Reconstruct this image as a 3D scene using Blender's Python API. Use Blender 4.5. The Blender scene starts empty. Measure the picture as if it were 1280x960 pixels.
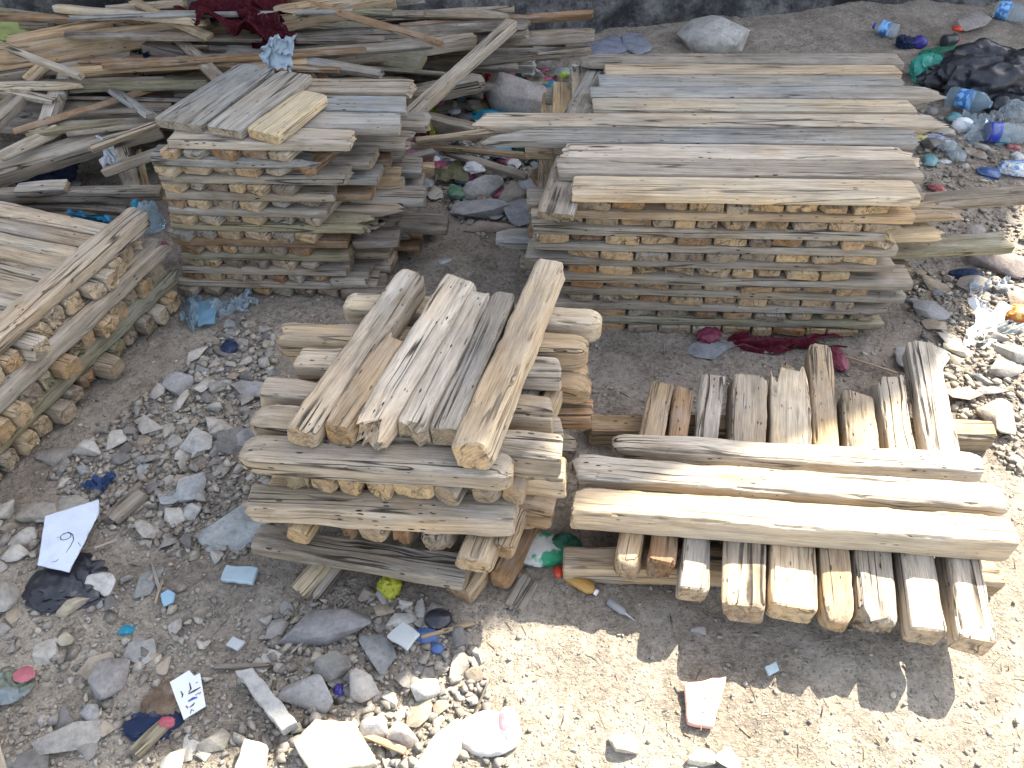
import bpy, bmesh, math, random
import numpy as np
from mathutils import Vector, Matrix
R = math.radians
random.seed(7)
SC = bpy.context.scene
COL = SC.collection

# ------------------------------------------------------------------ camera model
F, PITCH, H = 961.0, R(45), 1.6
CAM = Vector((0, 0, H))
def ray(px, py):
    x = (px - 640) / F; u = -(py - 480) / F
    cp, sp = math.cos(PITCH), math.sin(PITCH)
    return Vector((x, cp + u * sp, -sp + u * cp))
def P(px, py, z=0.0):
    r = ray(px, py); t = (z - H) / r.z
    return CAM + r * t
def scale_at(p):
    cp, sp = math.cos(PITCH), math.sin(PITCH)
    return F / ((p - CAM).dot(Vector((0, cp, -sp))))
def on_plane(px, py, O, n):
    r = ray(px, py); t = (O - CAM).dot(n) / r.dot(n)
    return CAM + r * t

# ------------------------------------------------------------------ noise
def vnoise(p, seed=0):
    p = np.asarray(p, dtype=np.float64)
    i = np.floor(p).astype(np.int64); f = p - i
    f = f * f * (3 - 2 * f)
    def h(ix, iy, iz):
        n = (ix * 374761393 + iy * 668265263 + iz * 2147483647 + seed * 1274126177) & 0xffffffff
        n = ((n ^ (n >> 13)) * 1274126177) & 0xffffffff
        n = (n ^ (n >> 16)) & 0xffffffff
        return n / 2147483648.0 - 1.0
    r = 0
    for a in (0, 1):
        wa = f[:, 0] if a else 1 - f[:, 0]
        for b in (0, 1):
            wb = f[:, 1] if b else 1 - f[:, 1]
            for c in (0, 1):
                wc = f[:, 2] if c else 1 - f[:, 2]
                r = r + wa * wb * wc * h(i[:, 0] + a, i[:, 1] + b, i[:, 2] + c)
    return r

def inpoly(x, y, poly):
    x = np.asarray(x); y = np.asarray(y)
    c = np.zeros(x.shape, bool); n = len(poly)
    for i in range(n):
        x0, y0 = poly[i]; x1, y1 = poly[i - 1]
        m = ((y0 > y) != (y1 > y)) & (x < (x1 - x0) * (y - y0) / ((y1 - y0) if y1 != y0 else 1e-9) + x0)
        c ^= m
    return c
def gpoly(pts): return [tuple(P(a, b, 0)[:2]) for a, b in pts]
ZONES = {
 'strip': gpoly([(215,470),(300,395),(345,420),(345,640),(300,700),(190,690),(90,640),(60,590)]),
 'front': gpoly([(330,770),(430,735),(560,760),(600,830),(640,960),(300,960)]),
 'right': gpoly([(1120,345),(1350,330),(1350,660),(1250,580),(1190,520),(1150,420)]),
 'middle': gpoly([(540,205),(700,180),(680,280),(600,300),(545,250)]),
 'corner': gpoly([(-20,610),(200,690),(330,800),(330,970),(-40,970)]),
 'back': gpoly([(1130,110),(1300,150),(1300,330),(1150,330)]),
}
def gh(x, y):
    x = np.asarray(x, float); y = np.asarray(y, float)
    z = np.zeros_like(x)
    q = lambda s, sd: vnoise(np.stack([x * s, y * s, np.zeros_like(x)], 1), sd)
    near = np.exp(-np.maximum(0, np.hypot(x, y - 1.5) - 5) / 3)
    z = (.010 * q(1.7, 1) + .006 * q(6, 2) + .0045 * q(17, 3) + .0032 * q(45, 4) + .0018 * q(110, 5)) * near - .006
    for k, a in (('strip', .014), ('front', .014), ('right', .03), ('middle', .02)):
        poly = np.array(ZONES[k]); c = poly.mean(0); rad = np.abs(poly - c).mean(0) * 1.25 + .05
        z += a * np.exp(-(((x - c[0]) / rad[0]) ** 2 + ((y - c[1]) / rad[1]) ** 2))
    z += .09 * np.clip((y - 3.6) / 1.2, 0, 1) ** 2
    return z
def ghp(x, y): return float(gh(np.array([x]), np.array([y]))[0])
def G(px, py, dz=0.0):
    p = P(px, py, 0)
    for _ in range(3): p = P(px, py, ghp(p.x, p.y) + dz)
    return p

# ------------------------------------------------------------------ materials
MATS = {}
class NT:
    def __init__(s, name):
        m = bpy.data.materials.new(name); m.use_nodes = True
        s.m = m; s.t = m.node_tree; s.b = s.t.nodes['Principled BSDF']
    def n(s, kind, **kw):
        nd = s.t.nodes.new(kind)
        for k, v in kw.items():
            if k.startswith('i_'):
                key = k[2:]; key = int(key) if key.isdigit() else key.replace('_', ' ')
                if hasattr(v, 'is_linked') or isinstance(v, bpy.types.NodeSocket): s.t.links.new(v, nd.inputs[key])
                else: nd.inputs[key].default_value = v
            else: setattr(nd, k, v)
        return nd
    def l(s, a, b): s.t.links.new(a, b)
    def math(s, op, a, b=0.0, c=0.0, clamp=False):
        nd = s.n('ShaderNodeMath', operation=op, use_clamp=clamp)
        for i, v in enumerate((a, b, c)):
            if isinstance(v, bpy.types.NodeSocket): s.l(v, nd.inputs[i])
            else: nd.inputs[i].default_value = v
        return nd.outputs[0]
    def mix(s, fac, a, b, blend='MIX'):
        nd = s.n('ShaderNodeMix', data_type='RGBA', blend_type=blend)
        for i, v in ((0, fac), (6, a), (7, b)):
            if isinstance(v, bpy.types.NodeSocket): s.l(v, nd.inputs[i])
            elif i == 0: nd.inputs[0].default_value = v
            else: nd.inputs[i].default_value = (*v, 1) if len(v) == 3 else v
        return nd.outputs[2]
    def ramp(s, fac, stops, interp='LINEAR'):
        nd = s.n('ShaderNodeValToRGB'); s.l(fac, nd.inputs[0]); cr = nd.color_ramp; cr.interpolation = interp
        while len(cr.elements) < len(stops): cr.elements.new(.5)
        for e, (p, c) in zip(cr.elements, stops):
            e.position = p; e.color = (c, c, c, 1) if not hasattr(c, '__len__') else (*c, 1)
        return nd.outputs[0]
    def noise(s, vec, scale, detail=3, rough=.55, dist=0.0):
        nd = s.n('ShaderNodeTexNoise'); s.l(vec, nd.inputs['Vector'])
        nd.inputs['Scale'].default_value = scale; nd.inputs['Detail'].default_value = detail
        nd.inputs['Roughness'].default_value = rough; nd.inputs['Distortion'].default_value = dist
        return nd.outputs['Fac']
    def scaled(s, vec, sx, sy, sz):
        nd = s.n('ShaderNodeMapping'); s.l(vec, nd.inputs[0]); nd.inputs['Scale'].default_value = (sx, sy, sz)
        return nd.outputs[0]

def wood_material():
    s = NT('weathered_wood')
    tc = s.n('ShaderNodeTexCoord'); oi = s.n('ShaderNodeObjectInfo')
    off = s.n('ShaderNodeVectorMath', operation='SCALE'); off.inputs[0].default_value = (37.1, 11.3, 23.7)
    s.l(oi.outputs['Random'], off.inputs['Scale'])
    add = s.n('ShaderNodeVectorMath', operation='ADD'); s.l(tc.outputs['Object'], add.inputs[0]); s.l(off.outputs[0], add.inputs[1])
    v = add.outputs[0]
    # slightly wavy grain
    g1 = s.noise(s.scaled(v, 2.2, 30, 30), 1.0, 5, .6, .5)
    g2 = s.noise(s.scaled(v, 5, 130, 130), 1.0, 4, .65, .4)
    blot = s.noise(s.scaled(v, 5, 11, 11), 1.0, 4, .6)
    big = s.noise(s.scaled(v, 2, 4, 4), 1.0, 3, .55)
    age = oi.outputs['Alpha']
    base = oi.outputs['Color']
    warm = s.mix(1.0, base, (1.10, .92, .70), 'MULTIPLY')
    grey = s.mix(1.0, base, (.99, .985, .98), 'MULTIPLY')
    wf = s.ramp(big, [(.36, 0.0), (.66, 1.0)])
    c = s.mix(s.math('MULTIPLY', wf, .75), grey, warm)
    # grain streaks
    c = s.mix(1.0, c, s.ramp(g1, [(.25, .56), (.5, .97), (.75, 1.2)]), 'MULTIPLY')
    c = s.mix(.75, c, s.ramp(g2, [(.28, .5), (.5, 1.0), (.7, 1.15)]), 'MULTIPLY')
    c = s.mix(s.math('MULTIPLY', age, .7), c, s.ramp(blot, [(.3, .62), (.52, 1.0), (.75, 1.12)]), 'MULTIPLY')
    g3 = s.noise(s.scaled(v, 14, 330, 330), 1.0, 3, .7, .2)
    c = s.mix(.75, c, s.ramp(g3, [(.3, .55), (.5, 1.0), (.7, 1.25)]), 'MULTIPLY')
    stn = s.ramp(s.noise(s.scaled(v, 3.3, 13, 13), 1.0, 5, .65), [(.55, 0.0), (.7, .6)])
    c = s.mix(s.math('MULTIPLY', stn, age), c, s.mix(s.noise(v, 3, 1), (.11, .10, .075), (.20, .125, .07)))
    chalk = s.ramp(s.noise(s.scaled(v, 4, 24, 24), 1.0, 5, .7), [(.56, 0.0), (.72, .6)])
    c = s.mix(s.math('MULTIPLY', chalk, age), c, (.50, .47, .42))
    # long checks (cracks): thin bands of a stretched noise
    ck = s.noise(s.scaled(v, 1.1, 26, 26), 1.0, 2, .5, .3)
    band = s.math('ABSOLUTE', s.math('SUBTRACT', ck, .5))
    crack = s.ramp(band, [(.0, 1.0), (.008, .85), (.017, 0.0)])
    cm = s.ramp(s.noise(s.scaled(v, 3.5, 20, 20), 1.0, 2), [(.44, 0.0), (.56, 1.0)])
    crack = s.math('MULTIPLY', crack, s.math('MULTIPLY', cm, age))
    # worm and nail holes, short slits along the grain
    vo = s.n('ShaderNodeTexVoronoi'); s.l(s.scaled(v, 40, 130, 130), vo.inputs['Vector']); vo.inputs['Scale'].default_value = 1.0
    sepc = s.n('ShaderNodeSeparateColor'); s.l(vo.outputs['Color'], sepc.inputs[0])
    hole = s.ramp(s.math('SUBTRACT', vo.outputs['Distance'], s.math('MULTIPLY', s.math('POWER', sepc.outputs[1], 2.0), .22)), [(.05, 1.0), (.13, 0.0)])
    hm = s.math('GREATER_THAN', sepc.outputs[0], .66)
    hz = s.ramp(s.noise(s.scaled(v, 5, 9, 9), 1.0, 1), [(.44, 0.0), (.54, 1.0)])
    hole = s.math('MULTIPLY', s.math('MULTIPLY', hole, hm), s.math('MULTIPLY', hz, age))
    dark = s.math('MAXIMUM', crack, hole, clamp=True)
    c = s.mix(dark, c, (.04, .03, .022))
    # knots
    kv = s.n('ShaderNodeTexVoronoi'); s.l(s.scaled(v, 4.5, 11, 11), kv.inputs['Vector']); kv.inputs['Scale'].default_value = 1.0
    kn = s.ramp(kv.outputs['Distance'], [(.05, 1.0), (.16, 0.0)])
    c = s.mix(s.math('MULTIPLY', kn, .35), c, s.mix(1.0, base, (.42, .27, .17), 'MULTIPLY'))
    # end grain
    nrm = s.n('ShaderNodeSeparateXYZ'); s.l(tc.outputs['Normal'], nrm.inputs[0])
    ef = s.ramp(s.math('ABSOLUTE', nrm.outputs[0]), [(.55, 0.0), (.8, 1.0)])
    wv = s.n('ShaderNodeTexWave', wave_type='RINGS', rings_direction='X')
    mp = s.n('ShaderNodeMapping'); s.l(tc.outputs['Object'], mp.inputs[0]); mp.inputs['Location'].default_value = (0, .03, .035)
    s.l(mp.outputs[0], wv.inputs['Vector']); wv.inputs['Scale'].default_value = 42; wv.inputs['Distortion'].default_value = 3.0
    wv.inputs['Detail'].default_value = 3
    ec = s.mix(1.0, base, (1.06, .90, .70), 'MULTIPLY')
    ec = s.mix(.55, ec, s.ramp(wv.outputs['Fac'], [(0, .74), (1, 1.06)]), 'MULTIPLY')
    en = s.noise(s.scaled(v, 20, 45, 45), 1.0, 5, .7)
    ec = s.mix(1.0, ec, s.ramp(en, [(.3, .42), (.5, .95), (.72, 1.2)]), 'MULTIPLY')
    eb = s.math('ABSOLUTE', s.math('SUBTRACT', s.noise(s.scaled(v, 4, 19, 19), 1.0, 3, .5, .6), .5))
    eck = s.math('MULTIPLY', s.ramp(eb, [(.0, 1.0), (.012, .8), (.028, 0.0)]), s.ramp(s.noise(s.scaled(v, 5, 14, 14), 1.0, 1), [(.45, 0.0), (.58, .85)]))
    ec = s.mix(eck, ec, (.055, .04, .028))
    edirt = s.ramp(s.noise(s.scaled(v, 8, 22, 22), 1.0, 4, .7), [(.48, 0.0), (.68, .75)])
    ec = s.mix(s.math('MULTIPLY', edirt, age), ec, (.17, .145, .115))
    c = s.mix(ef, c, ec)
    # dust
    du = s.ramp(s.noise(v, 14, 4), [(.48, 0.0), (.72, .38)])
    c = s.mix(du, c, (.37, .325, .27))
    s.l(c, s.b.inputs['Base Color']); s.b.inputs['Roughness'].default_value = .82
    s.b.inputs['Specular IOR Level'].default_value = .25
    hgt = s.math('ADD', s.math('MULTIPLY', g1, .7), s.math('ADD', s.math('MULTIPLY', g2, .6), s.math('MULTIPLY', g3, .25)))
    hgt = s.math('SUBTRACT', hgt, s.math('MULTIPLY', dark, 1.2))
    hgt = s.math('ADD', hgt, s.math('MULTIPLY', s.math('MULTIPLY', en, ef), .8))
    bp = s.n('ShaderNodeBump'); bp.inputs['Strength'].default_value = .9; bp.inputs['Distance'].default_value = .005
    s.l(hgt, bp.inputs['Height']); s.l(bp.outputs[0], s.b.inputs['Normal'])
    return s.m

def stone_material():
    s = NT('stone')
    tc = s.n('ShaderNodeTexCoord'); oi = s.n('ShaderNodeObjectInfo')
    off = s.n('ShaderNodeVectorMath', operation='SCALE'); off.inputs[0].default_value = (17.1, 31.3, 3.7)
    s.l(oi.outputs['Random'], off.inputs['Scale'])
    add = s.n('ShaderNodeVectorMath', operation='ADD'); s.l(tc.outputs['Object'], add.inputs[0]); s.l(off.outputs[0], add.inputs[1])
    v = add.outputs[0]
    a = s.noise(v, 16, 6, .65); b = s.noise(v, 90, 5, .7); d = s.noise(v, 6, 3)
    c = s.mix(1.0, oi.outputs['Color'], s.ramp(a, [(.3, .62), (.5, 1.0), (.72, 1.25)]), 'MULTIPLY')
    c = s.mix(.8, c, s.ramp(b, [(.3, .65), (.5, 1.0), (.7, 1.2)]), 'MULTIPLY')
    c = s.mix(s.ramp(d, [(.5, 0.0), (.75, .55)]), c, (.36, .32, .27))
    s.l(c, s.b.inputs['Base Color']); s.b.inputs['Roughness'].default_value = .9; s.b.inputs['Specular IOR Level'].default_value = .2
    bp = s.n('ShaderNodeBump'); bp.inputs['Strength'].default_value = .8; bp.inputs['Distance'].default_value = .006
    s.l(s.math('ADD', a, s.math('MULTIPLY', b, .5)), bp.inputs['Height']); s.l(bp.outputs[0], s.b.inputs['Normal'])
    return s.m

def ground_material():
    s = NT('dusty_ground')
    tc = s.n('ShaderNodeTexCoord'); v = tc.outputs['Object']
    a = s.noise(v, 2.2, 5, .6); b = s.noise(v, 14, 6, .68); d = s.noise(v, 75, 6, .72); e = s.noise(v, 260, 3, .7)
    c = s.mix(s.ramp(a, [(.35, 0.0), (.65, 1.0)]), (.25, .208, .168), (.385, .333, .27))
    c = s.mix(.8, c, s.ramp(b, [(.3, .62), (.5, 1.0), (.7, 1.22)]), 'MULTIPLY')
    c = s.mix(.9, c, s.ramp(d, [(.32, .42), (.5, 1.0), (.68, 1.4)]), 'MULTIPLY')
    c = s.mix(.6, c, s.ramp(e, [(.3, .6), (.5, 1.0), (.7, 1.3)]), 'MULTIPLY')
    pt = s.noise(v, 5.5, 4, .6, .8)
    c = s.mix(s.ramp(pt, [(.50, 0.0), (.64, .6)]), c, (.40, .355, .30))
    c = s.mix(s.ramp(pt, [(.32, .55), (.44, 0.0)]), c, (.185, .153, .124))
    # pale dry straw, with sunlit yellow put into the ground colour near the front
    sx = s.n('ShaderNodeSeparateXYZ'); s.l(v, sx.inputs[0])
    st = s.noise(s.scaled(v, 60, 190, 60), 1.0, 4, .7, 1.2)
    front = s.math('SUBTRACT', 1.55, s.math('ADD', sx.outputs[1], s.math('MULTIPLY', a, .6)), clamp=True)
    c = s.mix(s.math('MULTIPLY', s.ramp(st, [(.5, 0.0), (.62, .75)]), front), c, (.50, .46, .33))
    vo = s.n('ShaderNodeTexVoronoi'); s.l(v, vo.inputs['Vector']); vo.inputs['Scale'].default_value = 130
    sp = s.n('ShaderNodeSeparateColor'); s.l(vo.outputs['Color'], sp.inputs[0])
    peb = s.math('MULTIPLY', s.ramp(vo.outputs['Distance'], [(.25, 1.0), (.4, 0.0)]), s.math('GREATER_THAN', sp.outputs[0], .62))
    c = s.mix(s.math('MULTIPLY', peb, .7), c, s.mix(sp.outputs[1], (.17, .16, .15), (.46, .43, .38)))
    s.l(c, s.b.inputs['Base Color']); s.b.inputs['Roughness'].default_value = .95; s.b.inputs['Specular IOR Level'].default_value = .1
    bp = s.n('ShaderNodeBump'); bp.inputs['Strength'].default_value = 1.0; bp.inputs['Distance'].default_value = .011
    hh = s.math('ADD', s.math('ADD', b, s.math('MULTIPLY', d, .9)), s.math('ADD', s.math('MULTIPLY', peb, .35), s.math('MULTIPLY', st, .35)))
    s.l(hh, bp.inputs['Height']); s.l(bp.outputs[0], s.b.inputs['Normal'])
    return s.m

def attr_material(name, rough=.9):
    s = NT(name)
    at = s.n('ShaderNodeAttribute', attribute_name='tone'); tc = s.n('ShaderNodeTexCoord')
    b = s.noise(tc.outputs['Object'], 150, 5, .7)
    c = s.mix(.9, at.outputs['Color'], s.ramp(b, [(.3, .6), (.5, 1.0), (.7, 1.25)]), 'MULTIPLY')
    s.l(c, s.b.inputs['Base Color']); s.b.inputs['Roughness'].default_value = rough; s.b.inputs['Specular IOR Level'].default_value = .15
    bp = s.n('ShaderNodeBump'); bp.inputs['Strength'].default_value = .6; bp.inputs['Distance'].default_value = .003
    s.l(b, bp.inputs['Height']); s.l(bp.outputs[0], s.b.inputs['Normal'])
    return s.m

def mat(name, col, rough=.6, var=.25, col2=None, scale=18, trans=0.0, bump=.3, spec=.4, thr=.5, coat=0):
    if name in MATS: return MATS[name]
    s = NT(name); tc = s.n('ShaderNodeTexCoord'); v = tc.outputs['Object']
    n = s.noise(v, scale, 5, .65)
    c = s.mix(1.0, col, s.ramp(n, [(.3, 1 - var), (.5, 1.0), (.7, 1 + var * .6)]), 'MULTIPLY')
    if col2: c = s.mix(s.ramp(s.noise(v, scale * .9, 3), [(thr - .03, 0.0), (thr + .03, 1.0)]), c, col2)
    dirt = s.ramp(s.noise(v, scale * 2.2, 5, .7), [(.52, 0.0), (.72, .5)])
    c = s.mix(s.math('MULTIPLY', dirt, min(1, var * 2)), c, (.25, .23, .2))
    s.l(c, s.b.inputs['Base Color']); s.b.inputs['Roughness'].default_value = rough; s.b.inputs['Specular IOR Level'].default_value = spec
    if trans: s.b.inputs['Transmission Weight'].default_value = trans; s.b.inputs['IOR'].default_value = 1.12
    bp = s.n('ShaderNodeBump'); bp.inputs['Strength'].default_value = bump; bp.inputs['Distance'].default_value = .003
    s.l(s.noise(v, scale * 5, 4, .65), bp.inputs['Height']); s.l(bp.outputs[0], s.b.inputs['Normal'])
    MATS[name] = s.m
    return s.m

WOOD, STONE, GROUND = wood_material(), stone_material(), ground_material()

# ------------------------------------------------------------------ object helpers
def tag(o, label, cat, group=None, kind=None):
    if label: o['label'] = label
    if cat: o['category'] = cat
    if group: o['group'] = group
    if kind or label: o['kind'] = kind or 'thing'
    return o
LABELS = {}
def mesh_obj(name, verts, faces, m, parent=None, smooth=True, sharp=40):
    me = bpy.data.meshes.new(name)
    A = np.asarray(verts, float); q = A - A.mean(0)
    vol = sum(float(np.dot(q[f[0]], np.cross(q[f[i]], q[f[i + 1]]))) for f in faces[::1] for i in range(1, len(f) - 1)) if len(faces) < 400 else 0
    if len(faces) >= 400:
        tri = np.array([(f[0], f[i], f[i + 1]) for f in faces for i in range(1, len(f) - 1)])
        vol = float(np.einsum('ij,ij->i', q[tri[:, 0]], np.cross(q[tri[:, 1]], q[tri[:, 2]])).sum())
    if vol < 0: faces = [tuple(reversed(f)) for f in faces]
    me.from_pydata([tuple(map(float, v)) for v in verts], [], faces); me.validate()
    if m: me.materials.append(m)
    if smooth:
        me.polygons.foreach_set('use_smooth', [True] * len(me.polygons))
        if sharp: me.set_sharp_from_angle(angle=R(sharp))
    o = bpy.data.objects.new(name, me); COL.objects.link(o)
    if parent: o.parent = parent
    return o
def bm_obj(name, bm, m, parent=None, smooth=True, sharp=40):
    bmesh.ops.recalc_face_normals(bm, faces=bm.faces)
    me = bpy.data.meshes.new(name); bm.to_mesh(me); bm.free()
    if m: me.materials.append(m)
    if smooth:
        me.polygons.foreach_set('use_smooth', [True] * len(me.polygons))
        if sharp: me.set_sharp_from_angle(angle=R(sharp))
    o = bpy.data.objects.new(name, me); COL.objects.link(o)
    if parent: o.parent = parent
    return o

# ------------------------------------------------------------------ timber generator
SEED = [100]
def beam_verts(L, w, h, seed, n=5.0, rough=.004, seg=.03, N=20, ends=('cut', 'cut'), bow=0.0, wane=.0, chips=.1):
    rng = np.random.RandomState(seed)
    M = max(6, int(L / seg) + 1)
    xs = np.linspace(-L / 2, L / 2, M)
    t = np.linspace(0, 2 * np.pi, N, endpoint=False) + np.pi / N
    cy = np.sign(np.cos(t)) * np.abs(np.cos(t)) ** (2 / n); cz = np.sign(np.sin(t)) * np.abs(np.sin(t)) ** (2 / n)
    rings, scl = [], []
    c = min(.3 * min(w, h), .012)
    rings.append((-L / 2, .0)); rings.append((-L / 2, .45)); rings.append((-L / 2, .86)); rings.append((-L / 2 + c * .35, .965))
    for x in xs[1:-1]: rings.append((x, 1.0))
    rings.append((L / 2 - c * .35, .965)); rings.append((L / 2, .86)); rings.append((L / 2, .45)); rings.append((L / 2, .0))
    X = np.repeat([r[0] for r in rings], N); S = np.repeat([r[1] for r in rings], N)
    CY = np.tile(cy, len(rings)); CZ = np.tile(cz, len(rings))
    # end rings keep their edge width: shrink by a fixed amount not a share
    y = CY * w / 2; z = CZ * h / 2
    full = S > .9
    o = rng.rand(3) * 50
    lat = np.stack([X * 2.5 + o[0], y * 28 + o[1], z * 28 + o[2]], 1)
    d = rough * vnoise(lat, seed) + rough * .55 * vnoise(np.stack([X * 5 + o[0], y * 75, z * 75 + o[2]], 1), seed + 1)
    d += rough * .6 * vnoise(np.stack([X * 16, y * 20 + o[1], z * 20], 1), seed + 2)
    if wane:
        corner = rng.randint(4); a = [np.pi / 4, 3 * np.pi / 4, 5 * np.pi / 4, 7 * np.pi / 4][corner]
        T = np.tile(t, len(rings))
        k = np.clip(np.cos(T - a), 0, 1) ** 3 * np.clip(vnoise(np.stack([X * 2.2 + o[0], 0 * X, 0 * X], 1), seed + 5) + .3, 0, 1)
        d -= wane * k * min(w, h)
    T4 = np.abs(np.sin(2 * np.tile(t, len(rings)))) ** 6
    chip = np.clip(vnoise(np.stack([X * 22 + o[0], y * 30, z * 30 + o[1]], 1), seed + 11) - .15, 0, 1) + .6 * np.clip(vnoise(np.stack([X * 55 + o[0], y * 60, z * 60], 1), seed + 12) - .2, 0, 1)
    d -= chips * min(w, h) * T4 * chip
    nl = np.hypot(CY, CZ)
    y2 = (y + d * CY / nl) ; z2 = (z + d * CZ / nl)
    sh = np.where(S > .9, 1 - (1 - S) * min(w, h) / np.array([w] * len(S)) , S)
    y2 = y2 * S; z2 = z2 * S
    # cap roughness
    capn = vnoise(np.stack([y2 * 90 + o[0], z2 * 90, 0 * y2 + o[2]], 1), seed + 7) * .0025
    for side, e in ((-1, ends[0]), (1, ends[1])):
        tt = np.clip((side * X - (L / 2 - 1e-6)) / 1e-6, 0, 1) if e == 'cut' else None
        if e == 'cut':
            m = (side * X) > L / 2 - c * .5
            X = X + np.where(m, side * capn, 0)
            # slanted saw cut
            X = X + np.where(m, side * (y2 * rng.uniform(-.14, .14) + z2 * rng.uniform(-.1, .1)), 0)
        elif e == 'round':
            ln = min(.6 * w, .05); k = np.clip((side * X - (L / 2 - ln)) / ln, 0, 1)
            f = np.sqrt(np.clip(1 - .62 * k * k, .05, 1)); y2 = y2 * f; z2 = z2 * f
        elif e in ('broken', 'splinter'):
            amp = w * (rng.uniform(.25, .5) if e == 'broken' else rng.uniform(.9, 1.5))
            ln = amp * 2.2; k = np.clip((side * X - (L / 2 - ln)) / ln, 0, 1)
            b = .5 + .5 * vnoise(np.stack([y2 / w * 4.5 + o[0], z2 / h * 1.6 + o[1], 0 * y2], 1), seed + 8)
            b += .35 * vnoise(np.stack([y2 / w * 15 + o[0], z2 / h * 5, 0 * y2], 1), seed + 9)
            X = X - side * k * amp * np.clip(b, 0, 1.4)
        elif e == 'point':
            ln = w * rng.uniform(1.6, 2.6); k = np.clip((side * X - (L / 2 - ln)) / ln, 0, 1) ** 1.3
            sd = rng.choice([-.4, .4, .2])
            y2 = y2 * (1 - .82 * k) + sd * w * k; z2 = z2 * (1 - .35 * k)
            X = X - side * k * w * .25 * vnoise(np.stack([y2 / w * 9, z2 / h * 3, 0 * y2], 1), seed + 9)
    bo = bow * (X / (L / 2)) ** 2
    tw = rng.uniform(-.06, .06) * X / L * 2
    yy = y2 * np.cos(tw) - z2 * np.sin(tw) + bow * .6 * np.sin(X / L * 3 + o[0]); zz = y2 * np.sin(tw) + z2 * np.cos(tw)
    V = np.stack([X, yy, zz], 1)
    nr = len(rings); faces = []
    for i in range(nr - 1):
        for j in range(N):
            a = i * N + j; b2 = i * N + (j + 1) % N
            if S[i * N] == 0 : faces.append((i * N, (i + 1) * N + (j + 1) % N, (i + 1) * N + j)) if i == 0 else None
            elif S[(i + 1) * N] == 0: faces.append((a, b2, (i + 1) * N))
            else: faces.append((a, b2, b2 + N, a + N))
    return V, [f[::-1] if len(f) == 3 and f[0] == 0 else f for f in faces]

def clean_beam(V, faces):
    used = sorted({i for f in faces for i in f}); mp = {a: b for b, a in enumerate(used)}
    return V[used], [tuple(mp[i] for i in f) for f in faces]

TONES = {
 'grey': (.285, .258, .218, 1.0), 'pale': (.38, .335, .272, 1.0), 'white': (.475, .428, .36, 1.0), 'tan': (.395, .305, .20, .85),
 'yellow': (.46, .378, .25, .65), 'brown': (.25, .165, .10, .9), 'dark': (.17, .15, .13, .9), 'blue': (.275, .278, .268, .9),
 'rust': (.33, .20, .105, .85), 'cream': (.50, .43, .325, .65), 'olive': (.25, .24, .17, .9)}
ADJ = {'grey': 'grey', 'pale': 'pale grey', 'white': 'whitish', 'tan': 'tan', 'yellow': 'yellowish', 'brown': 'brown', 'dark': 'dark', 'blue': 'bluish grey',
       'rust': 'rusty brown', 'cream': 'cream coloured', 'olive': 'dull olive'}
def tone(o, key, j=.13):
    c = TONES[key]; f = random.uniform(1 - j, 1 + j); g = random.uniform(-.03, .03)
    o.color = (c[0] * f * (1 + g), c[1] * f, c[2] * f * (1 - g), c[3])
def beam(name, p0, p1, w, h, key, label, cat, group=None, roll=0.0, **kw):
    p0, p1 = Vector(p0), Vector(p1); d = p1 - p0; L = d.length
    SEED[0] += 1
    V, Fc = clean_beam(*beam_verts(L, w, h, SEED[0], **kw))
    o = mesh_obj(name, V, Fc, WOOD, sharp=34)
    X = d.normalized(); Yv = Vector((0, 0, 1)).cross(X); Yv.normalize(); Z = X.cross(Yv)
    Mx = Matrix((X, Yv, Z)).transposed().to_4x4()
    o.matrix_world = Matrix.Translation((p0 + p1) / 2) @ Mx @ Matrix.Rotation(roll, 4, 'X')
    tone(o, key); tag(o, label, cat, group)
    return o
ORD = ['first', 'second', 'third', 'fourth', 'fifth', 'sixth', 'seventh', 'eighth', 'ninth', 'tenth', 'eleventh', 'twelfth', 'thirteenth']
def pick(w): return random.choices(list(w), list(w.values()))[0]
PLANK = dict(n=10.0, rough=.0018, N=20, seg=.045, chips=.12)
TIMB = dict(n=8.0, rough=.0058, N=32, seg=.015, chips=.24)
EZ = {'cut': 8, 'broken': 2, 'round': 1}

exec_parts = []
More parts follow.
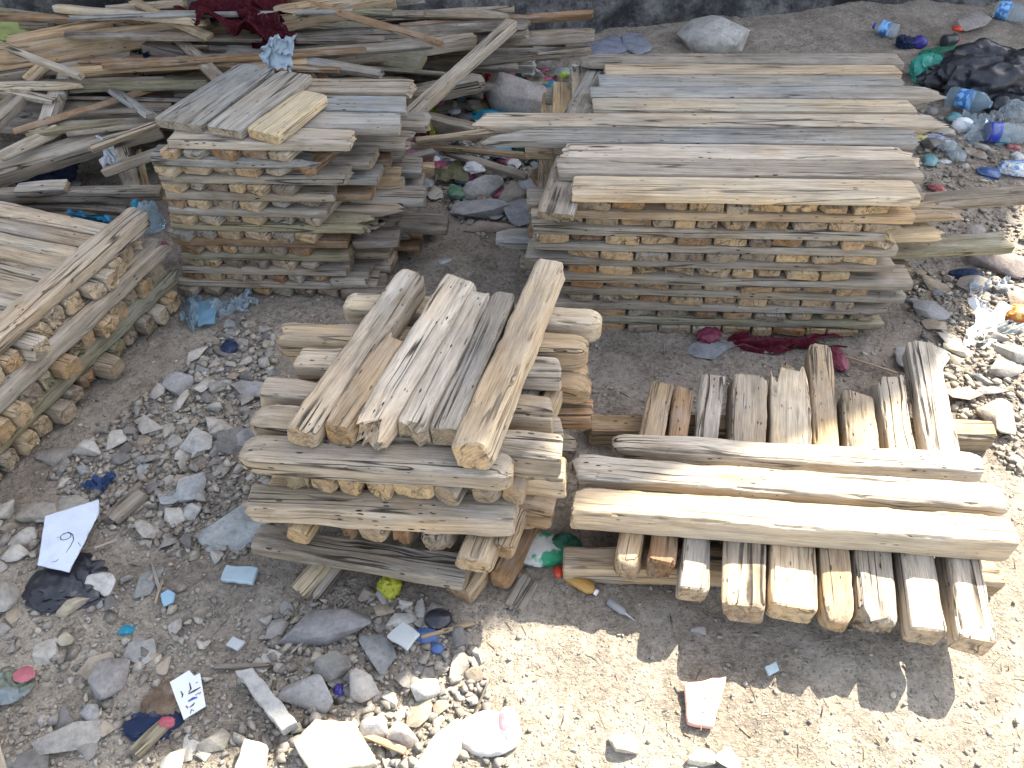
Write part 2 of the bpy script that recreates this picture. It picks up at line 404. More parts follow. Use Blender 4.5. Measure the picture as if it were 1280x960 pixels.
# ================================================================== WIDE PLANK STACK (behind, right)
def wide_stack():
    O = P(690, 410, 0); U = P(1112, 421, 0) - O; U.z = 0; U.normalize(); n = Vector((-U.y, U.x, 0))
    T = .0270; gap = .0003; LAY = T + gap
    ztop = 18 * LAY
    nm = 'wide plank stack'
    def at(u, v, z): return O + U * u + n * v + Vector((0, 0, z))
    def u_of(px, py):
        q = on_plane(px, py, O, n); return (q - O).dot(U)
    # long layers: front plank extents in px (left, right, y)
    LONG = [(690, 1100, 414), (686, 1102, 402), (690, 1125, 385), (682, 1136, 365), (658, 1115, 340), (666, 1120, 320), (664, 1107, 297), (711, 1144, 272)]
    fkey = ['olive', 'grey', 'grey', 'grey', 'grey', 'grey', 'pale', 'tan']
    fwd = [.003, .005, .003, .014, .003, .005, .005, .006]
    for k in range(9):
        zc = (2 * k) * LAY + T / 2
        # crossing layer: ends towards the camera
        y = [418, 408, 392, 375, 352, 331, 308, 285, 262][k]
        x0, x1 = [(705, 1090), (700, 1095), (705, 1085), (712, 1082), (708, 1082), (708, 1112), (668, 1118), (686, 1118), (718, 1136)][k]
        u, u1 = u_of(x0, y), u_of(x1, y); i = 0
        while u < u1 - .05:
            w = random.choice([.096, .1, .094, .098, .088, .09, .1, .06]); key = pick({'tan': 6, 'yellow': 4.0, 'grey': 4, 'pale': 2, 'brown': 2.2, 'rust': .8, 'dark': 1.2, 'blue': 1})
            if k == 8 and i == 0: key = 'grey'
            v0 = random.uniform(-.013, .006); ln = random.uniform(.88, .98)
            if k == 8 and i == 2: u += .05
            row = 9 - k
            beam('plank', at(u + w / 2, v0, zc), at(u + w / 2 + random.uniform(-.01, .01), v0 + ln, zc), w * .985, T * random.uniform(.92, 1.0), key,
                 f"{ADJ[key]} plank end, {ORD[i]} from left in {ORD[row-1]} end row down, {nm}", 'plank', 'plank ends on the front of the wide stack',
                 **{**PLANK, 'n': random.choice([9, 12, 14])}, ends=(random.choices(['cut', 'broken', 'round'], [9, 1.2, .6])[0], 'cut'), wane=random.choice([0, 0, .15]))
            u += w + random.uniform(.001, .006); i += 1
        if k < 8:
            zc = (2 * k + 1) * LAY + T / 2
            a, b, yy = LONG[k]; ua, ub = u_of(a, yy), u_of(b, yy)
            key = fkey[k]
            beam('plank', at(ua, .05 - fwd[k], zc), at(ub, .05 - fwd[k] - random.uniform(-.004, .004), zc), .1, T, key,
                 f"{ADJ[key]} long front plank in {ORD[8-k]} lengthwise layer down, {nm}", 'plank', 'lengthwise planks of the wide stack', **PLANK, bow=random.uniform(-.003, .003), wane=.1)
            for vv, wd in ((.16, 'second'), (.47, 'middle'), (.86, 'rear')):
                key = pick({'grey': 4, 'tan': 2, 'pale': 2, 'brown': 1})
                rt = ub + random.uniform(-.04, .09); lf = ua + random.uniform(-.05, .04)
                beam('plank', at(lf, vv, zc), at(rt, vv + .01, zc), .1, T, key,
                     f"{ADJ[key]} {wd} plank in {ORD[8-k]} lengthwise layer down, {nm}", 'plank', 'lengthwise planks of the wide stack', **PLANK,
                     ends=(random.choice(['cut', 'broken']), random.choice(['cut', 'splinter', 'broken'])))
    # the leftmost crossing plank that lies beside the top front planks
    beam('plank', P(694, 271, ztop - LAY * 2 + T / 2 + .012), P(716, 200, ztop - LAY * 2 + T / 2 + .012), .1, T, 'grey', 'grey crossing plank sticking out left under the top boards, wide plank stack', 'plank', None, **PLANK)
    for (px, py, qx, qy, key, lb) in [(712,190,742,118,'grey','grey plank edge showing left of the pale top boards, wide plank stack'), (722,150,752,92,'blue','bluish plank lying crosswise under the rear top boards, wide plank stack')]:
        beam('plank', P(px, py, ztop - LAY * 2 + T / 2 + .01), P(qx, qy, ztop - LAY * 2 + T / 2 + .01), .1, T, key, lb, 'plank', None, **PLANK)
    # top boards, from the front to the back: (left px, right px, y px, tone, left end, right end, words)
    zt = ztop - LAY + .0272 * 1.0 + T / 2 - .027
    TOP = [(716, 1144, 236, 'cream', 'cut', 'cut', 'pale cream board with the tan front edge, nearest of the top boards'),
           (697, 1146, 211, 'pale', 'cut', 'cut', 'grey streaked board second from the front edge on top'),
           (700, 1146, 192, 'white', 'broken', 'splinter', 'whitish scarred board third from the front edge on top'),
           (606, 1150, 172, 'blue', 'point', 'broken', 'bluish grey top board with the pale pointed tip'),
           (588, 1184, 153, 'pale', 'splinter', 'splinter', 'long split top board jutting out on both sides'),
           (741, 1139, 134, 'cream', 'cut', 'cut', 'yellowish cream board behind the pointed boards on top'),
           (738, 1178, 118, 'blue', 'cut', 'splinter', 'bluish grey top board with the brown splintered tip'),
           (748, 1132, 104, 'blue', 'cut', 'broken', 'thin bluish board between two yellowish boards on top'),
           (756, 1122, 90, 'cream', 'cut', 'cut', 'pale yellow board second from the back on top'),
           (726, 1124, 77, 'grey', 'round', 'cut', 'grey rearmost board on top')]
    for i, (a, b, y, key, e0, e1, words) in enumerate(TOP):
        z = zt + .0005 + (.004 if i in (3, 4) else 0)
        p0, p1 = P(a, y, z + T / 2), P(b, y + (9 - i) * .6, z + T / 2)
        w = .098 if i == 0 else .086 if i in (1, 2, 5) else .082 if i in (3, 4) else .083
        beam('plank', p0, p1, w, T, key, words + ', wide plank stack', 'plank', 'top boards of the wide stack', **{**PLANK, 'seg': .03}, ends=(e0, e1), wane=.08, roll=random.uniform(-.02, .02))
    # stray boards sticking out to the right and left
    S = [(1150, 253, 1285, 243, .2, .09, .025, 'grey', 'cut', 'cut', 'grey board lying on the rubble beside the right end'),
         (1100, 268, 1200, 262, .33, .08, .025, 'tan', 'cut', 'splinter', 'tan splintered board jutting out under the top right corner'),
         (1100, 312, 1266, 303, .2, .08, .03, 'olive', 'cut', 'broken', 'long olive board jutting far out to the right'),
         (1105, 290, 1175, 287, .29, .09, .026, 'yellow', 'cut', 'broken', 'short yellow broken board at the right end'),
         (620, 298, 760, 300, .245, .085, .026, 'blue', 'round', 'cut', 'bluish board with a pale rounded tip jutting out left'),
         (648, 322, 760, 322, .2, .09, .026, 'grey', 'broken', 'cut', 'grey board jutting out left below the pale rounded tip')]
    for (a, b, c, d, z, w, t, key, e0, e1, lb) in S:
        p0, p1 = P(a, b, z), P(c, d, z); off = n * (.1 if a > 900 else .12)
        beam('plank', p0, p1, w, t, key, lb + ' of the wide plank stack', 'plank', None, **PLANK, ends=(e0, e1))
    # loose pale and reddish splintered bits at the front
wide_stack()

# ================================================================== TALL PLANK STACK (behind, left)
def tall_stack():
    O = P(215, 366, 0); U = P(462, 371, 0) - O; U.z = 0; U.normalize(); n = Vector((-U.y, U.x, 0))
    D = (P(292, 88, .58) - P(187, 160, .58)); D.z = 0; D.normalize()
    T = .0272; LAY = T + .0003; nm = 'tall plank stack'
    def at(u, v, z): return O + U * u + D * v + Vector((0, 0, z))
    def u_of(px, py):
        q = on_plane(px, py, O, n); return (q - O).dot(U)
    YE = [365, 347, 327, 310, 292, 272, 253, 232, 210, 189]
    XE = [(222, 430), (222, 408), (222, 398), (222, 396), (207, 392), (209, 390), (200, 388), (198, 384), (190, 378), (200, 372)]
    LR = [(216, 466), (220, 430), (222, 432), (208, 428), (208, 468), (206, 402), (200, 410), (194, 430), (180, 394), (205, 434)]
    YL = [357, 337, 319, 300, 282, 262, 242, 222, 199, 180]
    for k in range(10):
        zc = 2 * k * LAY + T / 2
        u, u1 = u_of(XE[k][0], YE[k]), u_of(XE[k][1], YE[k]); i = 0
        while u < u1 - .04:
            w = random.choice([.07, .076, .08, .072, .085, .05]); key = pick({'tan': 5, 'yellow': 3.5, 'grey': 4, 'pale': 3, 'brown': 2, 'blue': 2, 'dark': 1})
            v0 = random.uniform(-.014, .006)
            beam('plank', at(u + w / 2, v0, zc), at(u + w / 2, v0 + random.uniform(.42, .52), zc), w * .98, T * random.uniform(.9, 1.0), key,
                 f"{ADJ[key]} plank end, {ORD[i]} from left in {ORD[10-k]} end row down, {nm}", 'plank', 'plank ends on the front of the tall stack',
                 **{**PLANK, 'n': random.choice([7, 9, 12])}, ends=(random.choices(['cut', 'broken', 'round'], [8, 1.2, .8])[0], 'cut'))
            u += w + random.uniform(.001, .006); i += 1
        zc = (2 * k + 1) * LAY + T / 2
        ua, ub = u_of(LR[k][0], YL[k]), u_of(LR[k][1], YL[k])
        key = ['grey', 'grey', 'olive', 'brown', 'olive', 'grey', 'grey', 'grey', 'blue', 'pale'][k]
        beam('plank', at(ua, .046, zc), at(ub, .043, zc), .09, T, key, f"{ADJ[key]} long front plank in {ORD[9-k]} lengthwise layer down, {nm}", 'plank', 'lengthwise planks of the tall stack',
             **PLANK, ends=('cut', random.choice(['cut', 'broken', 'splinter'])), bow=random.uniform(-.003, .003))
        for vv, wd in ((.15, 'second'), (.27, 'third'), (.40, 'rear')):
            key = pick({'grey': 4, 'pale': 2, 'brown': 1, 'blue': 2})
            rr = ub + random.uniform(-.03, .10)
            beam('plank', at(ua + random.uniform(-.02, .03), vv, zc), at(rr, vv, zc), .1, T, key, f"{ADJ[key]} {wd} plank in {ORD[9-k]} lengthwise layer down, {nm}", 'plank',
                 'lengthwise planks of the tall stack', **PLANK, ends=('cut', random.choice(['cut', 'cut', 'broken', 'splinter'])))
    z0 = 20 * LAY + .016
    for (a, b, c, d, w, key, dz, lb) in [(222, 158, 322, 87, .145, 'blue', .0, 'wide bluish weathered board on top with dark scribbles, leftmost'),
                                   (280, 166, 371, 96, .112, 'blue', .002, 'bluish grey board in the middle of the three on top'),
                                   (328, 171, 393, 121, .105, 'yellow', .004, 'pale yellow thick board on top')]:
        beam('plank', P(a, b, z0 + dz), P(c, d, z0 + dz), w, .031, key, f'{lb}, {nm}', 'plank', 'top boards of the tall stack', **{**PLANK, 'seg': .03})
    S = [(412, 137, 470, 138, .5, .11, .03, 'blue', 'cut', 'broken', 'bluish short board with a broken yellow end behind the yellow top board'),
         (395, 146, 425, 163, .53, .05, .03, 'pale', 'cut', 'cut', 'pale batten end beside the yellow top board'),
         (440, 246, 532, 245, .27, .09, .028, 'blue', 'cut', 'cut', 'bluish grey board jutting out right at mid height'),
         (415, 270, 468, 283, .24, .085, .03, 'grey', 'cut', 'splinter', 'grey splintered board jutting out right, ragged yellow tip'),
         (440, 298, 500, 296, .17, .085, .028, 'dark', 'cut', 'cut', 'dark board jutting out right below the ragged tip'),
         (500, 280, 560, 282, .12, .085, .028, 'dark', 'cut', 'cut', 'dark board end standing clear to the right'),
         (430, 226, 505, 222, .3, .08, .05, 'tan', 'cut', 'broken', 'tan squared beam jutting out right above the bluish board'),
         (415, 345, 467, 345, .06, .1, .028, 'grey', 'cut', 'broken', 'grey low board with a pale broken corner at the right'),
         (430, 358, 485, 356, .03, .1, .028, 'dark', 'cut', 'cut', 'dark lowest board jutting out right'),
         (400, 243, 470, 237, .31, .07, .028, 'tan', 'cut', 'splinter', 'splintered tan board at the right side, upper half')]
    for (a, b, c, d, z, w, t, key, e0, e1, lb) in S:
        beam('plank', P(a, b, z), P(c, d, z), w, t, key, f'{lb}, {nm}', 'plank', None, **PLANK, ends=(e0, e1))
    # dark pencil-like scribbles at the two corners of the wide top board
tall_stack()

# ================================================================== LOW BEAM STACK (left edge)
def low_stack():
    O = P(226, 380, 0); D = P(0, 612, 0) - O; D.z = 0; D.normalize()          # D runs towards the near left
    n = Vector((D.y, -D.x, 0)); n = n if n.x < 0 else -n                        # n runs into the stack
    T = .058; nm = 'low beam stack'
    def at(s, v, z): return O + D * s + n * v + Vector((0, 0, z))
    keys = ['grey', 'olive', 'pale', 'tan', 'grey', 'pale']
    for k in range(3):
        s = -.005 + .0 * k; i = 0
        zc = 2 * k * T + T / 2
        while s < 1.0:
            w = random.uniform(.05, .072); key = pick({'tan': 4, 'yellow': 1.5, 'grey': 4, 'brown': 1.8, 'olive': 1.5, 'pale': 1}) if k < 2 else pick({'white': 5, 'pale': 4, 'cream': 2, 'tan': 1})
            v0 = random.uniform(-.035, .02)
            beam('beam', at(s + w / 2, v0, zc), at(s + w / 2, v0 + 1.1, zc), w * .97, T * random.uniform(.86, 1.0), key,
                 f"{ADJ[key]} beam end, {ORD[i] if i < 13 else 'outermost'} from far corner in {['bottom','middle','upper'][k]} row of {nm}", 'beam', 'beam ends of the low stack',
                 **{**TIMB, 'n': random.choice([4.5, 6.0, 8.0]), 'seg': .04}, ends=(random.choice(['cut', 'cut', 'cut', 'broken']), 'cut'), wane=.15)
            s += w + random.uniform(.0, .005); i += 1
            if i > 12: break
        zc = (2 * k + 1) * T + T / 2
        key = ['olive', 'pale', 'pale'][k]; off = [0.02, -.004, .01][k]
        beam('beam', at(-.06 if k < 2 else -.02, .028 + off, zc), at(1.25, .028 + off, zc), .07, T * 1.02, key, f"long {['dark olive','grey','pale split'][k]} rail, {['lowest','middle','top'][k]} of three along {nm}", 'beam', 'rails of the low stack',
             **{**TIMB, 'n': 5}, ends=('splinter' if k < 2 else 'broken', 'cut'), wane=.18)
        if k < 2:
            for vv in (.3, .62, .95):
                beam('beam', at(.0, vv, zc), at(1.2, vv, zc), .062, T * .98, 'grey', f"grey inner rail {'nearest the face' if vv < .4 else 'midway' if vv < .7 else 'deepest'} inside {['lowest','middle'][k]} layer of {nm}", 'beam', 'rails of the low stack', **TIMB)
low_stack()

# ================================================================== CRISSCROSS TIMBER STACK (centre)
def centre_stack():
    nm = 'crisscross timber stack'
    T = .068
    zt = [T * .5 + T * k for k in range(7)]
    def tb(a, b, c, d, z, w, h, key, lb, e=('cut', 'cut'), group=None, **kw):
        z0, z1 = z if isinstance(z, tuple) else (z, z)
        return beam('timber', P(a, b, z0), P(c, d, z1), w, h, key, f'{lb}, {nm}', 'timber', group, **{**TIMB, **kw}, ends=e)
    g1 = 'six upper timbers of the crisscross stack'
    z = zt[6]
    tb(378, 548, 520, 347, z, .068, .066, 'pale', 'leftmost long pale timber on top', ('cut', 'round'), g1, wane=.15, roll=.12)
    tb(424, 543, 503, 428, z - .004, .062, .062, 'tan', 'short tan timber between two long ones on top', ('cut', 'broken'), g1, wane=.2)
    tb(452, 566, 577, 358, z, .084, .062, 'white', 'wide whitish worm-holed timber on top', ('splinter', 'cut'), g1, wane=.2, n=5)
    tb(515, 547, 603, 372, z - .004, .058, .06, 'white', 'cracked whitish timber right of the wide one on top', ('broken', 'broken'), g1, rough=.009)
    tb(555, 547, 632, 372, z - .002, .06, .06, 'grey', 'dark stained grey timber on top', ('cut', 'round'), g1, wane=.1)
    tb(590, 572, 690, 335, z + .006, .072, .07, 'cream', 'longest clean cream timber on top, dark burnt far end', ('cut', 'broken'), g1, wane=.1, n=6, roll=-.15)
    # second layer: crosswise
    z = zt[5]; g2 = 'crosswise timbers under the top six'
    for (a, b, c, d, w, key, e, lb) in [
        (304, 570, 642, 590, .072, 'pale', ('round', 'round'), 'long grey front timber carrying the top six'),
        (318, 528, 702, 570, .07, 'pale', ('round', 'cut'), 'pale timber second from the front under the top six'),
        (330, 492, 690, 520, .066, 'white', ('cut', 'cut'), 'whitish timber third from the front under the top six'),
        (376, 455, 700, 465, .07, 'white', ('cut', 'cut'), 'whitish squared timber fourth from the front under the top six'),
        (345, 424, 735, 440, .066, 'tan', ('broken', 'round'), 'tan ragged ended timber fifth from the front under the top six'),
        (432, 385, 752, 408, .066, 'cream', ('round', 'round'), 'cream rounded rearmost timber under the top six')]:
        tb(a, b, c, d, z, w, .066, key, lb, e, g2, wane=.15)
    # third layer: ends to the front
    D = (P(520, 345, .45) - P(378, 548, .45)).normalized(); D.z = 0; D.normalize()
    z = zt[4]
    for i, (a, b, w, key, e) in enumerate([(368, 607, .055, 'olive', 'broken'), (402, 606, .056, 'tan', 'cut'), (436, 608, .054, 'yellow', 'cut'), (471, 611, .056, 'yellow', 'cut'), (516, 613, .085, 'yellow', 'cut'), (557, 620, .062, 'grey', 'cut'), (602, 622, .062, 'grey', 'round'), (640, 618, .05, 'tan', 'cut')]):
        p = P(a, b, z); beam('timber', p, p + D * random.uniform(.5, .62), w, .064, key, f'{ADJ[key]} timber end, {ORD[i]} from left in upper end row, {nm}', 'timber', 'upper end row of the crisscross stack', **{**TIMB, 'n': 4}, ends=(e, 'cut'), wane=.1)
    for (a, b, c, d, zz, w, key, e, lb) in [(560, 585, 707, 598, zt[4], .066, 'tan', 'cut', 'tan timber end jutting out right beside the long grey front timber'),
        (590, 545, 700, 540, zt[4], .062, 'pale', 'cut', 'pale timber end jutting out right, mid height'), (600, 470, 738, 490, zt[4], .07, 'tan', 'round', 'tan timber end jutting out right below the rearmost timber'),
        (600, 622, 692, 640, zt[2], .06, 'tan', 'cut', 'tan timber end jutting out right, low in the stack')]:
        tb(a, b, c, d, zz, w, .064, key, lb, ('cut', e), None, wane=.15)
    z = zt[3]; g4 = 'crosswise timbers of the lower layer'
    for (a, b, c, d, w, key, e, lb) in [
        (306, 630, 645, 645, .07, 'pale', ('broken', 'cut'), 'long split pale front timber of the lower crosswise layer'),
        (330, 570, 688, 590, .068, 'tan', ('cut', 'round'), 'tan second timber of the lower crosswise layer'),
        (340, 520, 740, 517, .066, 'rust', ('cut', 'cut'), 'rusty brown timber jutting out right, lower crosswise layer'),
        (370, 440, 735, 470, .066, 'tan', ('cut', 'round'), 'tan rear timber of the lower crosswise layer')]:
        tb(a, b, c, d, z, w, .064, key, lb, e, g4, wane=.15)
    z = zt[2]
    for i, (a, b, w, key, e, ln) in enumerate([(372, 672, .055, 'yellow', 'cut', .4), (432, 667, .03, 'brown', 'broken', .3), (463, 668, .062, 'cream', 'cut', .5), (500, 672, .04, 'brown', 'broken', .4), (540, 686, .07, 'grey', 'broken', .5), (590, 706, .078, 'cream', 'cut', .52), (628, 690, .05, 'tan', 'cut', .4)]):
        p = P(a, b, z); beam('timber', p, p + D * ln, w, .062, key, f'{ADJ[key]} timber end, {ORD[i]} from left in lower end row, {nm}', 'timber', 'lower end row of the crisscross stack', **{**TIMB, 'n': 4.5}, ends=(e, 'cut'), wane=.1)
    z = zt[1]
    tb(320, 674, 585, 716, (z + .01, z), .075, .034, 'grey', 'weathered flat board slanting under the lower end row', ('cut', 'cut'))
    tb(340, 610, 680, 640, z, .07, .062, 'tan', 'tan hidden rear timber of the lowest crosswise layer', ('cut', 'round'))
    tb(360, 560, 720, 560, z, .07, .062, 'grey', 'grey hidden rearmost timber of the lowest crosswise layer', ('cut', 'round'))
    z = zt[0] - .006
    tb(375, 742, 420, 690, (z - .01, z + .02), .045, .05, 'yellow', 'yellow square batten propping the front left corner', ('cut', 'cut'))
    tb(385, 748, 432, 690, (z - .02, z + .02), .035, .03, 'pale', 'notched pale lath beside the propping batten', ('broken', 'cut'))
    tb(572, 742, 640, 640, z, .07, .055, 'tan', 'tan ground timber at the front right corner', ('cut', 'cut'))
    tb(622, 730, 670, 640, z, .06, .055, 'rust', 'brown ground timber beside the front right corner', ('round', 'cut'))
    tb(480, 700, 560, 580, z, .06, .055, 'grey', 'grey ground timber under the middle', ('cut', 'cut'))
centre_stack()

# ================================================================== SUNLIT TIMBER STACK (front right)
def sunlit_stack():
    nm = 'sunlit timber stack'
    def tb(a, b, c, d, z, w, h, key, lb, e=('cut', 'cut'), group=None, **kw):
        z0, z1 = z if isinstance(z, tuple) else (z, z)
        return beam('timber', P(a, b, z0), P(c, d, z1), w, h, key, f'{lb}, {nm}', 'timber', group, **{**TIMB, **kw}, ends=e)
    zb, zm, ztp = .035, .105, .174
    tb(704, 703, 1242, 722, zb, .07, .068, 'tan', 'tan front ground rail under the crossing timbers', ('cut', 'cut'), wane=.1)
    tb(735, 536, 1236, 545, zb, .07, .068, 'tan', 'tan rear ground rail under the crossing timbers', ('cut', 'cut'), wane=.1)
    C = [(783, 705, 826, 487, .055, 'tan', ('round', 'cut'), 'narrow tan leftmost timber'),
         (825, 707, 854, 490, .055, 'brown', ('broken', 'broken'), 'narrow dark brown rotten timber second from the left'),
         (866, 733, 890, 478, .062, 'white', ('cut', 'cut'), 'whitish timber third from the left'),
         (928, 757, 934, 474, .088, 'pale', ('cut', 'broken'), 'wide cracked grey timber fourth from the left'),
         (989, 757, 984, 450, .094, 'cream', ('cut', 'splinter'), 'wide smooth cream timber in the middle'),
         (1043, 772, 1022, 436, .062, 'tan', ('round', 'round'), 'narrow tan rotten fronted timber'),
         (1094, 777, 1070, 500, .080, 'pale', ('broken', 'cut'), 'greyish timber with a crumbled front end, third from the right'),
         (1153, 786, 1107, 477, .064, 'white', ('cut', 'broken'), 'whitish timber second from the right'),
         (1212, 796, 1150, 436, .076, 'white', ('cut', 'cut'), 'longest pitted rightmost timber')]
    for (a, b, c, d, w, key, e, lb) in C:
        tb(a + (a - c) * .035, b + 11, c, d, (zm, zm), w * 1.05, .07, key, lb, e, 'crossing timbers of the sunlit stack', wane=.15, rough=.006)
    tb(765, 556, 1226, 584, ztp - .012, .062, .045, 'white', 'thin rear whitish lath on top', ('round', 'broken'), wane=.2, rough=.008)
    tb(712, 590, 1250, 627, ztp - .002, .086, .072, 'white', 'worm-eaten whitish beam in the middle on top', ('broken', 'broken'), wane=.2, rough=.008)
    tb(712, 635, 1261, 674, ztp + .002, .076, .078, 'cream', 'clean square cream beam with a split left end, front on top', ('broken', 'cut'), n=8, rough=.003)
sunlit_stack()

# ================================================================== JUMBLED LUMBER HEAP (far left)
def lumber_heap():
    nm = 'lumber heap'
    g = 'loose boards of the lumber heap'
    HB = [
     (0,244,.13,203,240,.15,.055,.04,'grey','cut','cut','long grey board running behind the low beam stack'),
     (22,236,.17,84,234,.17,.05,.025,'white','cut','cut','short whitish offcut lying on a long grey board'),
     (-20,222,.16,200,158,.24,.075,.07,'pale','cut','cut','thick rounded pole leaning up to the tall plank stack'),
     (0,196,.25,75,160,.27,.05,.04,'white','cut','broken','whitish weathered stick crossing the thick pole'),
     (55,170,.24,74,112,.34,.05,.05,'white','broken','cut','whitish cracked post standing up in the heap'),
     (75,122,.33,85,62,.38,.045,.03,'blue','cut','cut','short bluish board behind the slanting tan board'),
     (36,104,.36,116,28,.46,.045,.03,'tan','cut','point','slanting tan board with a pointed top'),
     (-10,109,.37,102,108,.36,.035,.025,'cream','cut','point','thin cream lath at the left edge of the heap'),
     (80,108,.33,262,103,.33,.06,.04,'olive','cut','cut','dark greenish board behind the cream lath'),
     (-5,112,.36,72,127,.33,.04,.022,'pale','cut','broken','pale splinter board dipping under the cream lath'),
     (-20,165,.3,34,112,.35,.06,.04,'grey','cut','cut','grey board slanting at the left edge'),
     (8,142,.25,215,139,.26,.09,.05,'grey','cut','cut','broad grey plank below the dark greenish board'),
     (-10,155,.22,140,160,.22,.09,.03,'dark','cut','cut','dark plank under the broad grey plank'),
     (-20,74,.42,295,28,.44,.09,.085,'tan','cut','cut','big tan squared beam across the heap'),
     (-15,95,.36,165,68,.38,.08,.04,'grey','cut','cut','grey plank under the big tan beam'),
     (70,10,.52,262,28,.5,.05,.03,'cream','cut','broken','cream board lying across the top of the heap'),
     (10,52,.45,142,28,.47,.05,.03,'tan','cut','cut','thin tan board above the big tan beam'),
     (-10,104,.33,60,88,.35,.05,.03,'pale','cut','broken','pale board end at the left edge under the tan beam'),
     (90,88,.36,168,70,.37,.04,.03,'yellow','cut','cut','yellowish batten beside the black rag'),
     (85,97,.34,245,80,.35,.045,.03,'brown','cut','cut','brown batten running under the black rag'),
     (182,58,.42,325,92,.34,.055,.04,'dark','cut','cut','dark board slanting down toward the tall plank stack'),
     (135,12,.48,232,4,.48,.07,.03,'pale','cut','cut','pale plank under the burgundy cloth'),
     (150,38,.46,330,20,.46,.06,.03,'grey','cut','broken','grey plank passing beneath the burgundy cloth'),
     (10,18,.44,75,34,.44,.05,.04,'dark','cut','cut','dark board end near the green patch'),
     (30,30,.44,190,36,.43,.08,.03,'pale','cut','cut','pale wide plank behind the big tan beam'),
     (268,6,.52,480,-10,.52,.07,.03,'pale','cut','cut','pale plank at the top edge past the burgundy cloth'),
     (345,24,.5,492,-2,.5,.08,.07,'tan','cut','cut','tan squared beam right of the burgundy cloth'),
     (355,48,.42,662,30,.36,.07,.04,'dark','cut','broken','long dark plank under the tan squared beam'),
     (360,62,.38,570,44,.36,.05,.03,'grey','broken','cut','thin grey plank second below the tan squared beam'),
     (370,84,.34,596,50,.36,.075,.05,'pale','cut','broken','pale grey beam rising to the right'),
     (350,100,.27,520,70,.3,.06,.04,'grey','cut','cut','grey beam under the pale rising beam'),
     (500,34,.34,742,17,.30,.03,.03,'brown','cut','broken','thin brown stick near the burnt wall'),
     (560,54,.28,740,44,.26,.07,.06,'grey','cut','cut','thick grey plank pointing at the slate slabs'),
     (590,76,.22,740,61,.2,.04,.035,'grey','cut','broken','thin grey plank with a pale tip beside the slate slabs'),
     (370,108,.28,515,106,.26,.07,.05,'pale','cut','round','pale rounded beam behind the tall plank stack'),
     (400,130,.3,500,128,.28,.05,.03,'blue','cut','broken','bluish board right behind the yellow top board'),
     (392,252,.2,640,30,.42,.055,.045,'pale','cut','cut','long pale pole leaning diagonally over the heap'),
     (490,140,.12,606,168,.08,.06,.06,'grey','cut','broken','grey round log end among the rubbish'),
     (505,122,.18,604,102,.18,.07,.06,'pale','cut','round','pale thick log end beside the diagonal pole'),
     (520,176,.14,628,164,.16,.025,.02,'cream','cut','cut','thin cream stick beneath the pointed board tip'),
     (475,178,.12,665,196,.08,.028,.022,'tan','cut','broken','thin tan lath lying over the rubbish'),
     (550,188,.08,660,222,.05,.028,.022,'grey','cut','broken','thin grey lath slanting down to the stones'),
     (480,205,.08,545,190,.1,.035,.03,'grey','cut','broken','short grey stick near the pink net'),
     (128,216,.2,202,190,.24,.06,.03,'grey','broken','cut','grey board leaning on the left side of the tall plank stack'),
     (168,245,.12,150,172,.2,.06,.03,'pale','cut','round','pale upright board beside the white crumpled paper'),
     (186,240,.1,172,190,.16,.025,.02,'tan','cut','cut','thin tan slat beside the pale upright board'),
     (382,97,.32,408,62,.34,.06,.05,'pale','cut','cut','short pale block end near the white bag'),
     (20,256,.09,160,264,.09,.04,.03,'dark','broken','cut','dark stick below the long grey board'),
     (30,275,.06,130,262,.08,.035,.02,'olive','cut','broken','greenish lath beside the blue wrapper'),
     (60,150,.28,100,150,.27,.05,.03,'blue','cut','point','small bluish sharp ended board by the white post'),
     (220,120,.25,300,116,.25,.06,.05,'grey','cut','cut','grey log behind the left corner of the tall plank stack'),
     (90,130,.24,225,124,.24,.05,.04,'dark','cut','cut','dark board under the dark greenish one'),
     (455,178,.16,380,262,.12,.05,.04,'tan','cut','cut','tan lath between pole and tall plank stack'),
     (470,215,.2,545,212,.17,.05,.04,'tan','cut','broken','tan beam end near the drink can'),
    ]
    for (a,b,za,c,d,zb,w,t,key,e0,e1,lb) in HB:
        beam('scrap_board', P(a,b,za), P(c,d,zb), w, t, key, f'{lb}, {nm}' if len((lb+' '+nm).split())<=16 else lb, 'scrap board', g, **{**TIMB,'n':9,'seg':.04,'N':20,'rough':.004}, ends=(e0,e1), roll=random.uniform(-.35,.35), bow=random.uniform(-.01,.01))
    rng = random.Random(5)
    for i in range(46):
        x = rng.uniform(-60, 520); y = rng.uniform(0, 150) if x < 380 else rng.uniform(5, 95)
        c = P(x, y, .1); a = rng.gauss(.05, .3); L = rng.uniform(.5, 1.1)
        zc = rng.uniform(.03, .2 if y > 90 else .34)
        c = P(x, y, zc)
        d = Vector((math.cos(a), math.sin(a), rng.uniform(-.08, .08))) * L / 2
        key = rng.choice(['grey', 'dark', 'dark', 'pale', 'brown', 'blue', 'olive'])
        beam('scrap_board', c - d, c + d, rng.uniform(.05, .1), rng.uniform(.025, .06), key, 'weathered scrap board buried among the other boards of the lumber heap', 'scrap board', 'buried boards of the lumber heap',
             **{**TIMB, 'n': 6, 'seg': .08, 'N': 14}, ends=(rng.choice(['cut', 'broken']), rng.choice(['cut', 'broken'])), roll=rng.uniform(-.5, .5))
